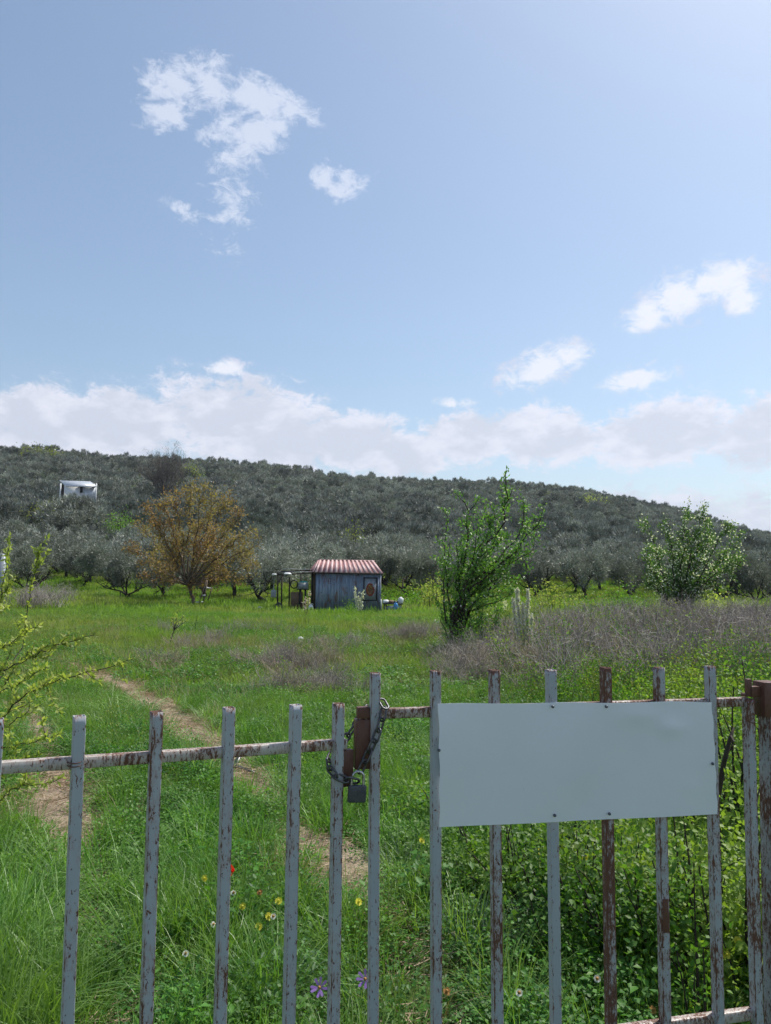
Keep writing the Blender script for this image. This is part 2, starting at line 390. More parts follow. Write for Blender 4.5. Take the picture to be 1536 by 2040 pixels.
def polyw(pts): return np.array([ong(*p)[:2] for p in pts])
TRACKS = [polyw([(120, 1322), (205, 1352), (250, 1378), (330, 1420), (400, 1475), (460, 1530), (515, 1572), (560, 1630), (610, 1690), (660, 1730), (730, 1785), (790, 1850), (835, 1930), (870, 2040), (900, 2250)]),
          polyw([(30, 1395), (75, 1445), (100, 1510), (112, 1570), (118, 1625), (148, 1680), (168, 1760), (182, 1840), (205, 1940), (222, 2040), (240, 2250)])]
TW = [np.array([.06, .20, .26, .27, .25, .22, .18, .02, .15, .17, .07, .02, .03, .03, .02]), np.array([.05, .17, .08, .20, .23, .15, .02, .04, .03, .07, .05])]
def pdist(x, y, P, W):
    """distance to the track divided by its own half width there"""
    d = np.full(np.shape(x), 1e9)
    for i in range(len(P)-1):
        a, b = P[i], P[i+1]; ab = b-a; L2 = ab@ab
        t = np.clip(((x-a[0])*ab[0]+(y-a[1])*ab[1])/L2, 0, 1)
        d = np.minimum(d, np.hypot(x-a[0]-t*ab[0], y-a[1]-t*ab[1])/(W[i]+(W[i+1]-W[i])*t+.03*wob(x*1.5, y*1.5)+.04))
    return d
def wob(x, y): return .5*np.sin(3.1*x+1.7*y)+.3*np.sin(7.3*x-5.1*y+1)+.2*np.sin(13*x+11*y)
def on_track(x, y):
    return np.minimum(pdist(x, y, TRACKS[0], TW[0]), pdist(x, y, TRACKS[1], TW[1]))   # <1 : bare
def patchf(x, y, lst):
    """strength 0..1 of the patches (centre px, py, radius along x in px, radius in y in px)"""
    s = np.zeros(np.shape(x))
    for (px, py, rx, ry) in lst:
        c_ = ong(px, py); w = rx/F_PX*c_[1]; h = abs(ong(px, py-ry)[1]-ong(px, py+ry)[1])/2
        d = np.hypot((x-c_[0])/w, (y-c_[1])/h)+.22*wob(x, y); s = np.maximum(s, np.clip(1.25-d, 0, 1))
    return s
DRY = [(600, 1392, 120, 14), (565, 1328, 90, 18), (330, 1330, 60, 9), (70, 1225, 90, 22), (110, 1330, 60, 8), (480, 1290, 120, 14), (830, 1270, 120, 40), (640, 1760, 90, 30),
       (780, 1850, 60, 60), (250, 1262, 70, 8), (590, 1385, 150, 16), (900, 1345, 90, 30), (400, 1310, 80, 10), (700, 1330, 70, 12), (860, 1980, 120, 60), (430, 1400, 130, 20), (700, 1420, 80, 16)]

def ground_mat():
    m, t = mat_new('meadow_ground'); n = N(t); geo = n.n('ShaderNodeNewGeometry'); pos = geo.outputs['Position']
    a = n.mix(n.step(n.noise(pos, 1.3, 5), .35, .65), (.045, .085, .020), (.075, .115, .030))
    b = n.mix(n.step(n.noise(pos, .22, 4), .5, .68), a, (.11, .105, .05))
    sp = n.n('ShaderNodeSeparateXYZ'); n.l(pos, sp.inputs[0])
    hill = n.step(sp.outputs[1], 45, 75)
    hc = n.mix(n.step(n.noise(pos, .035, 5), .4, .62), (.055, .12, .022), (.10, .105, .05))
    b = n.mix(hill, b, hc)
    p = n.n('ShaderNodeBsdfPrincipled'); n.l(b, p.inputs['Base Color']); p.inputs['Roughness'].default_value = 1
    p.inputs['Specular IOR Level'].default_value = .1
    bu = n.n('ShaderNodeBump'); bu.inputs['Strength'].default_value = .6; bu.inputs['Distance'].default_value = .05
    n.l(n.noise(pos, 9, 6, .7), bu.inputs['Height']); n.l(bu.outputs[0], p.inputs['Normal'])
    o = n.n('ShaderNodeOutputMaterial'); n.l(p.outputs[0], o.inputs[0]); return m
M['ground'] = ground_mat()
ys = np.concatenate([np.linspace(-60, 0, 7)[:-1], np.linspace(0, 20, 101)[:-1], np.linspace(20, 60, 81)[:-1], np.linspace(60, 460, 161)[:-1], np.geomspace(460, 9000, 16)])
us = np.linspace(-1, 1, 121)
g = G()
W_ = 14+.85*np.maximum(ys, 0); W_ = np.where(ys > 450, W_*1.0+(ys-450)*.5, W_)
XX = us[None]*W_[:, None]; YY = np.broadcast_to(ys[:, None], XX.shape)
ZZ = height(XX, YY); ZZ = np.where(YY < 0, 0, ZZ)
ni, nj = XX.shape; ii = np.arange(ni-1)[:, None]*nj; jj = np.arange(nj-1)[None]
g.add(np.stack([XX, YY, ZZ], -1).reshape(-1, 3), np.stack([ii+jj, ii+jj+1, ii+nj+jj+1, ii+nj+jj], -1).reshape(-1, 4))
o = g.obj('ground', M['ground'], smooth=True); tag(o, 'green meadow floor rising into the wooded hillside', 'ground', kind='structure')

# bare wheel tracks: thin worn strips over the soil
def dirt_mat():
    m, t = mat_new('worn_dirt'); n = N(t); pos = n.n('ShaderNodeNewGeometry').outputs['Position']
    a = n.mix(n.step(n.noise(pos, 5, 6, .7), .35, .65), (.27, .20, .145), (.42, .33, .24))
    b = n.mix(n.step(n.noise(pos, 38, 5, .7), .55, .7), a, (.10, .085, .045))
    p = n.n('ShaderNodeBsdfPrincipled'); n.l(b, p.inputs['Base Color']); p.inputs['Roughness'].default_value = 1
    bu = n.n('ShaderNodeBump'); bu.inputs['Strength'].default_value = .8; bu.inputs['Distance'].default_value = .02
    n.l(n.noise(pos, 45, 6, .75), bu.inputs['Height']); n.l(bu.outputs[0], p.inputs['Normal'])
    o = n.n('ShaderNodeOutputMaterial'); n.l(p.outputs[0], o.inputs[0]); return m
M['dirt'] = dirt_mat()
for k, P in enumerate(TRACKS):
    g = G(); d = np.concatenate([[0], np.cumsum(np.hypot(*np.diff(P, axis=0).T))]); s_ = np.arange(0, d[-1], .12)
    C_ = np.stack([np.interp(s_, d, P[:, 0]), np.interp(s_, d, P[:, 1])], -1); tg = nrm(np.gradient(C_, axis=0)); nm = np.stack([-tg[:, 1], tg[:, 0]], -1)
    wv = np.interp(s_, d, TW[k])*1.15+.05+.03*np.sin(s_*3)+.02*np.sin(s_*7.1+1); uu = np.linspace(-1, 1, 7)
    X = C_[:, None, 0]+nm[:, None, 0]*uu[None]*wv[:, None]; Y = C_[:, None, 1]+nm[:, None, 1]*uu[None]*wv[:, None]
    Z = height(X, Y)+.022-.012*uu[None]**2-.07*(np.interp(s_, d, TW[k]) < .07)[:, None]; n_ = len(s_); ii = np.arange(n_-1)[:, None]*7; jj = np.arange(6)[None]
    g.add(np.stack([X, Y, Z], -1).reshape(-1, 3), np.stack([ii+jj, ii+jj+1, ii+7+jj+1, ii+7+jj], -1).reshape(-1, 4))
    o = g.obj('path', M['dirt'], smooth=True)
    tag(o, ['worn dirt wheel track running from the gate toward the orchard', 'short worn dirt wheel track along the left side'][k], 'path', kind='structure')

# far blue hills at the right edge
g = G(); xs = np.linspace(-2500, 4500, 160); rows = []
for j, (yy, hh) in enumerate([(5200, 0), (5400, .75), (5600, 1), (6200, .6)]):
    top = 310+75*np.sin(xs*.0012+.4)+35*np.sin(xs*.0041+1)+14*np.sin(xs*.013)+RNG.normal(0, 5, 160)
    top = np.clip(top*.95, 60, 480)
    rows.append(np.stack([xs, np.full(160, float(yy)), top*hh-4*(hh == 0)], -1))
V = np.concatenate(rows); ii = np.arange(3)[:, None]*160; jj = np.arange(159)[None]
g.add(V, np.stack([ii+jj, ii+jj+1, ii+160+jj+1, ii+160+jj], -1).reshape(-1, 4))
M['farhill'] = plain('far_woods', (.07, .10, .06), 1, 0, .4, .004, bump=0)
tag(g.obj('hills', M['farhill'], smooth=True), 'distant hills beyond the end of the olive slope', 'hills', kind='structure')

# ------------------------------------------------------------------ scatter (stuff only)
def scatter(name, protos, pts, rot, scl, label, cat, idx=None):
    me = bpy.data.meshes.new(name); me.vertices.add(len(pts)); me.vertices.foreach_set('co', np.asarray(pts, np.float32).ravel())
    a = me.attributes.new('rot', 'FLOAT_VECTOR', 'POINT'); a.data.foreach_set('vector', np.asarray(rot, np.float32).ravel())
    a = me.attributes.new('scl', 'FLOAT_VECTOR', 'POINT'); a.data.foreach_set('vector', np.asarray(scl, np.float32).ravel())
    if idx is None: idx = RNG.integers(0, len(protos), len(pts))
    a = me.attributes.new('idx', 'INT', 'POINT'); a.data.foreach_set('value', np.asarray(idx, np.int32))
    o = bpy.data.objects.new(name, me); COL.objects.link(o)
    ng = bpy.data.node_groups.new(name+'_scatter', 'GeometryNodeTree')
    ng.interface.new_socket('Geometry', in_out='INPUT', socket_type='NodeSocketGeometry')
    ng.interface.new_socket('Geometry', in_out='OUTPUT', socket_type='NodeSocketGeometry')
    gi = ng.nodes.new('NodeGroupInput'); go = ng.nodes.new('NodeGroupOutput')
    ip = ng.nodes.new('GeometryNodeInstanceOnPoints'); jn = ng.nodes.new('GeometryNodeJoinGeometry')
    for p in protos:
        oi = ng.nodes.new('GeometryNodeObjectInfo'); oi.inputs['Object'].default_value = p; oi.inputs['As Instance'].default_value = True
        ng.links.new(oi.outputs['Geometry'], jn.inputs[0])
    def na(nm, ty):
        q = ng.nodes.new('GeometryNodeInputNamedAttribute'); q.data_type = ty; q.inputs['Name'].default_value = nm
        return q.outputs['Attribute']
    ng.links.new(gi.outputs[0], ip.inputs['Points']); ng.links.new(jn.outputs[0], ip.inputs['Instance'])
    ip.inputs['Pick Instance'].default_value = True
    ng.links.new(na('idx', 'INT'), ip.inputs['Instance Index'])
    ng.links.new(na('rot', 'FLOAT_VECTOR'), ip.inputs['Rotation']); ng.links.new(na('scl', 'FLOAT_VECTOR'), ip.inputs['Scale'])
    ng.links.new(ip.outputs[0], go.inputs[0])
    md = o.modifiers.new('scatter', 'NODES'); md.node_group = ng
    return tag(o, label, cat, kind='stuff')
def proto(g, name, mats): return g.obj(name, mats, link=False)
def rots(n, tilt=.15):
    return np.stack([RNG.normal(0, tilt, n), RNG.normal(0, tilt, n), RNG.uniform(0, 2*pi, n)], -1)
def wedge(y0, y1, dens, margin=.8, k=.56):
    """random plan points in the viewed wedge, dens per square metre"""
    area = k*(y1*y1-y0*y0)+2*margin*(y1-y0); n = int(area*dens)
    u = RNG.uniform(0, 1, n); y = np.sqrt(y0*y0+u*(y1*y1-y0*y0)); x = RNG.uniform(-1, 1, n)*(k*y+margin); return x, y
def P3(x, y, dz=0.0): return np.stack([x, y, height(x, y)+dz], -1)

# grass protos
def tuft(n, rad, L, W, lean, mat, seed, name):
    r = np.random.default_rng(seed); g = G()
    a = r.uniform(0, 2*pi, n); q = rad*np.sqrt(r.uniform(0, 1, n))
    P = np.stack([q*np.cos(a), q*np.sin(a), np.full(n, -.01)], -1)
    g.blades(P, a+r.normal(0, .8, n), np.abs(r.normal(lean, .28, n)), r.uniform(.5, 1.1, n)*L, r.uniform(.6, 1.2, n)*W, r); return proto(g, name, M[mat])
tufts = [tuft(95, .13, .36, .0050, .42, 'grass', i, 'grass_tuft') for i in range(4)]
tufts_far = [tuft(46, .34, .26, .012, .35, 'grass_far', 20+i, 'far_tuft') for i in range(3)]
tufts_vfar = [tuft(60, .8, .30, .030, .4, 'grass_far', 26+i, 'far_tuft') for i in range(3)]
straws = [tuft(45, .14, .24, .0035, .5, 'straw', 40+i, 'straw_tuft') for i in range(3)]
blues = [tuft(130, .10, .30, .0035, .6, 'bluegrass', 50+i, 'blue_tuft') for i in range(2)]
def mat_dead(seed):
    r = np.random.default_rng(seed); g = G(); n = 90; a = r.uniform(0, 2*pi, n); q = .16*np.sqrt(r.uniform(0, 1, n))
    P = np.stack([q*np.cos(a), q*np.sin(a), r.uniform(0, .02, n)], -1); b = r.uniform(0, 2*pi, n)
    D = nrm(np.stack([np.cos(b), np.sin(b), r.normal(.05, .15, n)], -1)); g.tris(P, D, r.uniform(.04, .12, n), .004, r); return proto(g, 'thatch_mat', M['thatch'])
thatch = [mat_dead(60+i) for i in range(3)]
def herb(seed, n, rad, hmax, L, mat, flat=.7):
    r = np.random.default_rng(seed); g = G(); a = r.uniform(0, 2*pi, n); q = rad*np.sqrt(r.uniform(0, 1, n))
    h = hmax*(1-(q/rad)**2*.6)*r.uniform(.25, 1, n)**.7
    P = np.stack([q*np.cos(a), q*np.sin(a), h], -1); b = r.uniform(0, 2*pi, n)
    D = nrm(np.stack([np.cos(b), np.sin(b), r.normal(.1, .35, n)], -1)); g.leaves(P, D, r.uniform(.6, 1.2, n)*L, r.uniform(.5, .8, n)*L, r, flat=flat)
    m = n//9; S = P[:m]; S0 = S*[.5, .5, 0]
    g.tris(S0, nrm(S-S0+1e-5), np.linalg.norm(S-S0, axis=1), .004, r); return proto(g, 'herb', M[mat])
clovers = [herb(70+i, 190, .17, .16, .021, 'clover') for i in range(4)]
mallows = [herb(80+i, 50, .20, .24, .044, 'mallow', .8) for i in range(3)]
clov_far = [herb(90+i, 120, .36, .20, .05, 'clover') for i in range(3)]

# near meadow
x, y = wedge(1.2, 10, 72); tr = on_track(x, y); dry = patchf(x, y, DRY)
clump = .5+.5*np.sin(1.3*x+.7)*np.sin(1.1*y+2)+.25*wob(x*.6, y*.6)
leftlush = np.clip(1-np.hypot((x+1.35)/.9, (y-2.9)/1.3), 0, 1)         # long pale grass by the left bars
rs = RNG.uniform(0, 1, len(x))
lowleaf = patchf(x, y, [(235, 1730, 75, 120), (1000, 1830, 130, 110), (830, 1640, 60, 40), (1180, 1900, 120, 100)])
keep = (tr > 1.0+.3*RNG.normal(size=len(x))) & (RNG.uniform(0, 1, len(x)) > .85*lowleaf) & (rs < .30+.75*clump+.8*leftlush-.25*dry)
n = keep.sum(); s = RNG.uniform(.55, 1.05, n)*(1+.25*leftlush[keep])*np.where(y[keep] > 5, .85, 1)
scatter('grass', tufts, P3(x[keep], y[keep]), rots(n, .2), np.stack([s, s, s*RNG.uniform(.7, 1.15, n)], -1), 'lush green grass blades growing thick behind the gate', 'grass')
x, y = wedge(1.2, 11, 85); tr = on_track(x, y); dry = patchf(x, y, DRY); clump = .5+.5*np.sin(1.3*x+.7)*np.sin(1.1*y+2)
keep = (tr > 1.0+.2*RNG.normal(size=len(x))) & (RNG.uniform(0, 1, len(x)) < 1.1-.55*clump-.5*dry)
n = keep.sum(); s = RNG.uniform(.6, 1.35, n)
scatter('clover', clovers, P3(x[keep], y[keep], -.02), rots(n, .15), np.stack([s, s, s*RNG.uniform(.7, 1.4, n)], -1), 'dark green clover and low herbs between the wheel tracks', 'ground cover')
x, y = wedge(2.35, 9, 10); tr = on_track(x, y); keep = (tr > 1.3) & (x > -.9+.3*wob(x, y)) & (RNG.uniform(0, 1, len(x)) < .35+.5*(x > .5))
n = keep.sum(); s = RNG.uniform(.6, 1.2, n)
scatter('mallow_leaves', mallows, P3(x[keep], y[keep]), rots(n, .15), np.stack([s]*3, -1), 'broad mallow leaves among the grass near the gate', 'ground cover')
x, y = wedge(1.2, 27, 22); tr = on_track(x, y); dry = patchf(x, y, DRY)
keep = ((tr < 1.6) & (RNG.uniform(0, 1, len(x)) < .35)) | (RNG.uniform(0, 1, len(x)) < dry*.9) | ((y > 8) & (RNG.uniform(0, 1, len(x)) < np.interp(y, [8, 10, 20, 27], [.1, .42, .42, .1])*(.4+.6*(np.sin(x*.8+2)*np.sin(y*.5+x*.2) > -.2))))
n = keep.sum(); s = RNG.uniform(.5, 1.25, n)*np.where(tr[keep] < 1.1, .5, 1)*np.where(y[keep] > 8, 1.25, 1)
scatter('dry_grass', straws, P3(x[keep], y[keep]), rots(n, .25), np.stack([s, s, s], -1), 'straw coloured dry grass along the wheel tracks', 'dry grass')
x, y = wedge(1.2, 20, 40); tr = on_track(x, y); dry = patchf(x, y, DRY[:6])
keep = ((tr < 1.35) & (RNG.uniform(0, 1, len(x)) < .75)) | (RNG.uniform(0, 1, len(x)) < dry*.7)
n = keep.sum(); s = RNG.uniform(.7, 1.4, n)
scatter('fallen_straw', thatch, P3(x[keep], y[keep], .03), rots(n, .12), np.stack([s, s, s], -1), 'flattened pale straw lying on the worn tracks', 'straw')
# middle and far meadow
x, y = wedge(9, 34, 26, 2); tr = on_track(x, y); dry = patchf(x, y, DRY)
keep = (tr > 1.1) & (RNG.uniform(0, 1, len(x)) < 1-.45*dry)
n = keep.sum(); s = RNG.uniform(.6, 1.15, n)*np.clip(.6+.02*y[keep], .7, 1.1)
idx = RNG.integers(0, 3, n)
scatter('meadow_grass', tufts_far, P3(x[keep], y[keep]), rots(n, .15), np.stack([s, s, s*RNG.uniform(.5, 1.2, n)], -1), 'bright green meadow grass in the open field', 'grass', idx)
x, y = wedge(9, 30, 10, 2); pn = np.sin(.55*x+1)*np.sin(.8*y)+.4*wob(x*.3, y*.3); keep = (on_track(x, y) > 1.2) & (pn > -.1)
n = keep.sum(); s = RNG.uniform(.6, 1.2, n)
scatter('meadow_herbs', clov_far, P3(x[keep], y[keep]), rots(n, .1), np.stack([s]*3, -1), 'darker green herbs in patches over the open field', 'ground cover')
x, y = wedge(33, 100, 4.2, 5); n = len(x); s = RNG.uniform(.6, 1.3, n)
hq = ong(690, 1220); s = s*np.where((np.abs(x-hq[0]) < 2.6) & (np.abs(y-hq[1]) < 3.5), .38, 1)
scatter('orchard_grass', tufts_vfar, P3(x, y), rots(n, .1), np.stack([s, s, s*RNG.uniform(.6, 1.4, n)], -1), 'green grass under the front row of olive trees', 'grass')
longs = [tuft(90, .12, .55, .0055, .75, 'longgrass', 55+i, 'long_tuft') for i in range(3)]
x, y = wedge(1.3, 5.2, 40); w_ = np.clip(1.15-np.hypot((x+1.75)/.62, (y-3.1)/1.3), 0, 1); keep = (RNG.uniform(0, 1, len(x)) < w_*1.2) & (on_track(x, y) > 1.4)
x2, y2 = wedge(2.4, 9, 1.3); x = np.concatenate([x[keep], x2]); y = np.concatenate([y[keep], y2]); n = len(x); s = RNG.uniform(.5, 1.0, n)
scatter('long_grass', longs, P3(x, y), np.stack([RNG.normal(0, .15, n), RNG.normal(0, .15, n), RNG.uniform(0, 6.3, n)], -1), np.stack([s, s, s*.85], -1), 'long pale swept grass at the left of the gate', 'grass')
# grey-blue fine grass clumps
pts = [ong(1060, 1880), ong(1040, 1900), ong(1085, 1870), ong(950, 1890), ong(930, 1880), ong(800, 1745), ong(70, 1780), ong(40, 1760), ong(100, 1800), ong(560, 2000), ong(600, 1990)]
n = len(pts)
scatter('fine_grass', blues, np.array(pts), rots(n, .2), np.full((n, 3), .8), 'pale blue green tufts of fine grass', 'grass')

# ------------------------------------------------------------------ gate
GL0, GLU = np.array([-.681, 1.740]), nrm(np.array([.1496, .0817]))
GR0, GRU = np.array([-.031, 2.085]), nrm(np.array([.1654, .0394]))
def gate_axes(U): return np.array([[U[0], U[1], 0], [-U[1], U[0], 0], [0, 0, 1.0]])   # along, away, up
def gbar(g, p_top, p_bot, w, U):
    """hollow square tube with chamfered corners and an open dark mouth"""
    ax = gate_axes(U); d = nrm(p_top-p_bot); c = .0012; h = w/2; q = h-.0035
    sec = np.array([(-h+c, -h), (-q, -h), (0, -h), (q, -h), (h-c, -h), (h, -h+c), (h, -q), (h, q), (h, h-c), (h-c, h), (q, h), (-q, h), (-h+c, h), (-h, h-c), (-h, q), (-h, -q), (-h, -h+c)])
    ek = np.array([1, .35, 0, .35, 1, 1, .3, .3, 1, 1, .3, .3, 1, 1, .3, .3, 1]); K = len(sec)
    def ringp(p, s): return p+sec[:, :1]*s*ax[0]+sec[:, 1:]*s*ax[1]
    rings = [ringp(p_bot, 1)]+[ringp(p_bot+(p_top-p_bot)*t+ax[0]*.0008*math.sin(t*9), 1) for t in (.33, .66, .985)]+[ringp(p_top, 1), ringp(p_top, .86), ringp(p_top-d*.03, .86)]
    g.edge = np.concatenate([ek]*4+[np.ones(K)*1.3]*3)
    V = np.concatenate(rings); i = np.arange(6)[:, None]*K; j = np.arange(K)[None]; jn = (j+1) % K
    g.add(V, np.stack([i+j, i+jn, i+K+jn, i+K+j], -1).reshape(-1, 4)); g.add(rings[-1], [list(range(K))]); g.add(rings[0], [list(range(K))[::-1]]); g.edge = np.concatenate([g.edge, np.ones(K), np.ones(K)])
def gate_leaf(P0, U, bars, label, rails):
    c = np.array([P0[0], P0[1], 0.0])
    root = empty('metal_gate', c, label, 'gate', 'leaves of the entrance gate')
    for (tx, ty, bx, by, w, rust, lab) in bars:
        a = atplane(tx, ty, P0, U); b = atplane(bx, by, P0, U); k = (.20-a[2])/(b[2]-a[2]); b = a+(b-a)*k
        g = G(); gbar(g, a, b, w, U); o = g.obj('bar', M['paint'], root, loc=c); o['rust'] = float(rust)
        if lab: o['label'] = lab
    return root, c
def crossrail(root, c, P0, U, a, b, hgt, rust, name='top_rail', off=.010):
    """rail between two pixels on the gate plane, a and b on its upper front edge"""
    A = atplane(*a, P0, U, off-.011); B = atplane(*b, P0, U, off-.011); ax = gate_axes(U)
    A = A+ax[1]*.011-[0, 0, hgt/2]; B = B+ax[1]*.011-[0, 0, hgt/2]
    g = G(); n = 9
    P = [A+(B-A)*t for t in np.linspace(0, 1, n)]
    d = nrm(B-A); ca = .0018; hh, hw = hgt/2, .0115
    sec = np.array([(-hw+ca, -hh), (hw-ca, -hh), (hw, -hh+ca), (hw, hh-ca), (hw-ca, hh), (-hw+ca, hh), (-hw, hh-ca), (-hw, -hh+ca)])
    V = np.concatenate([p+sec[:, :1]*ax[1]+sec[:, 1:]*np.array([0, 0, 1.0]) for p in P]); i = np.arange(n-1)[:, None]*8; j = np.arange(8)[None]; jn = (j+1) % 8
    g.add(V, np.stack([i+j, i+jn, i+8+jn, i+8+j], -1).reshape(-1, 4)); g.add(V[:8], [list(range(8))[::-1]]); g.add(V[-8:], [list(range(8))])
    o = g.obj(name, M['railpaint'], root, loc=c); o['rust'] = float(rust); return o
LB = [(-6, 1432, -40, 2040, .026, .1, None), (158, 1426, 134, 2040, .0255, .0, None), (312, 1417, 291, 2040, .026, .40, 'bar with a rusted stretch halfway down'),
      (456, 1409, 438, 2040, .0255, .2, None), (589, 1404, 575, 2040, .026, .15, None), (674, 1401, 664, 2040, .0255, .3, 'end bar with rusted top under the chain')]
left, lc = gate_leaf(GL0, GLU, LB, 'left leaf of the grey rusty bar gate, its top set lower than the other', None)
crossrail(left, lc, GL0, GLU, (-60, 1523), (692, 1473), .0255, .25)
RB = [(747, 1340, 743, 2040, .0255, .15, 'end bar with the chain wrapped at its top'), (867, 1336, 869, 2040, .0255, .1, None), (984, 1334, 991, 2040, .026, .5, None), (1097, 1334, 1107, 2040, .0255, -.1, None),
      (1206, 1329, 1217, 2040, .026, .8, 'bar almost wholly covered in rust'), (1312, 1329, 1325, 2040, .0255, .40, 'bar with a dark rust stain near its foot'), (1414, 1327, 1431, 2040, .0255, .35, None),
      (1490, 1392, 1508, 2040, .027, .42, 'hinge side bar, thick and rusty')]
right, rc = gate_leaf(GR0, GRU, RB, 'right leaf of the grey rusty bar gate carrying the blank panel', None)
crossrail(right, rc, GR0, GRU, (716, 1414), (1492, 1390), .026, .45)
crossrail(right, rc, GR0, GRU, (700, 2122), (1500, 2012), .030, .35, 'bottom_rail')
# rust patch welded on one bar, latch irons
axR, axL = gate_axes(GRU), gate_axes(GLU)
def platebox(root, c, P0, U, x0, y0, x1, y1, off, thick, name, mat='rust', rust=.3):
    A = atplane(x0, y0, P0, U, off); B = atplane(x1, y1, P0, U, off); ax = gate_axes(U); m = (A+B)/2
    w = abs(np.dot(B-A, ax[0])); h = abs(B[2]-A[2]); g = G(); g.box(m+ax[1]*thick/2, (w, thick, h), ax)
    o = g.obj(name, M[mat], root, loc=c); o['rust'] = rust
    b = o.modifiers.new('bevel', 'BEVEL'); b.width = .0015; b.segments = 2; return o
platebox(right, rc, GR0, GRU, 709, 1435, 741, 1532, -.006, .030, 'latch_plate')
platebox(right, rc, GR0, GRU, 713, 1410, 737, 1431, -.004, .024, 'latch_cap')
platebox(left, lc, GL0, GLU, 681, 1496, 704, 1566, .0, .022, 'latch_plate')
platebox(right, rc, GR0, GRU, 1320, 1792, 1333, 1858, -.0150, .0015, 'weld_patch')
# hinge pin and bracket on the gate post
PO = GR0+GRU*1.145
platebox(right, rc, GR0, GRU, 1497, 1394, 1507, 1492, -.004, .020, 'hinge_strip')
pc = np.array([PO[0], PO[1], 0])
post = empty('gate_post', pc, 'rusty steel gate post at the right edge with a dark hinge bracket', 'gate post')
a = atplane(1534, 1362, GR0, GRU); b = atplane(1548, 2040, GR0, GRU); k = (0-a[2])/(b[2]-a[2]); b = a+(b-a)*k
g = G(); gbar(g, a, b, .050, GRU); o = g.obj('post_tube', M['paint'], post, loc=pc); o['rust'] = .5
platebox(post, pc, GR0, GRU, 1523, 1360, 1556, 1428, -.026, .052, 'post_collar')
platebox(post, pc, GR0, GRU, 1494, 1368, 1524, 1388, -.010, .020, 'hinge_arm')
platebox(post, pc, GR0, GRU, 1489, 1353, 1499, 1388, -.010, .014, 'hinge_pin')
platebox(post, pc, GR0, GRU, 1484, 1382, 1496, 1388, -.006, .02, 'hinge_nut')
# wire twisted round a bar
A = atplane(150, 1526, GL0, GLU); g = G(); t = np.linspace(0, 2*pi*1.9, 44)
g.tube(A+np.outer(np.cos(t), axL[0])*.0165+np.outer(np.sin(t), axL[1])*.0165+np.outer(.004*np.sin(t)+t*.0012, (0, 0, 1)), .0012, 5)
g.tube([A+axL[0]*.016-axL[1]*.004, A+axL[0]*.026-axL[1]*.012+[0, 0, .008], A+axL[0]*.022-axL[1]*.018+[0, 0, .016]], .0011, 5)
tag(g.obj('binding_wire', M['rust'], loc=A), 'rusty wire twisted round the first full bar of the left gate leaf', 'wire')

# blank panel
c4 = [atplane(px, py, GR0, GRU, -.0185) for px, py in ((873, 1402), (1417, 1398), (1430, 1622), (876, 1648))]
org = (c4[0]+c4[2])/2; root = empty('sign_board', org, 'blank white sheet metal panel screwed to the bars of the right gate leaf', 'sign board')
g = G(); nu, nv = 56, 28; uu, vv = np.meshgrid(np.linspace(0, 1, nu), np.linspace(0, 1, nv))
P = (c4[0]*(1-uu[..., None])*(1-vv[..., None])+c4[1]*uu[..., None]*(1-vv[..., None])+c4[2]*uu[..., None]*vv[..., None]+c4[3]*(1-uu[..., None])*vv[..., None])
edge = np.exp(-((1-uu)/.03)**2)*.0011*np.sin(vv*26)+np.exp(-(uu/.02)**2)*.001*np.sin(vv*19+1)
P = P+np.array([0, 0, 1.0])*(.0015*np.sin(uu*17)*np.exp(-(vv/.06)**2))[..., None]-axR[0]*(edge*1.5)[..., None]
dent = .001+1.3*(.0035*np.exp(-((uu-.83)/.05)**2-((vv-.23)/.07)**2)+.0025*np.exp(-((uu-.72)/.08)**2-((vv-.12)/.08)**2)-.0022*np.exp(-((uu-.47-.12*(1-vv))/.03)**2-((vv-.85)/.14)**2)
        +.0012*(1+np.sin(uu*5.1+.6))*np.sin(vv*pi)+.0015*np.sin(uu*13+vv*4)+.0015*np.exp(-((uu-.90)/.02)**2-((vv-.75)/.04)**2))
fr = P-axR[1]*dent[..., None]; bk = fr+axR[1]*.0012
i = np.arange(nv-1)[:, None]*nu; j = np.arange(nu-1)[None]; q = np.stack([i+j, i+nu+j, i+nu+j+1, i+j+1], -1).reshape(-1, 4)
K = nu*nv; g.add(np.concatenate([fr.reshape(-1, 3), bk.reshape(-1, 3)]), np.concatenate([q, q[:, ::-1]+K]))
e = list(range(nu))+[nu*r+nu-1 for r in range(1, nv)]+[nu*(nv-1)+cc for cc in range(nu-2, -1, -1)]+[nu*r for r in range(nv-2, 0, -1)]
e = np.array(e); en = np.roll(e, -1); g.add(np.concatenate([fr.reshape(-1, 3), bk.reshape(-1, 3)]), np.stack([e, en, en+K, e+K], -1))
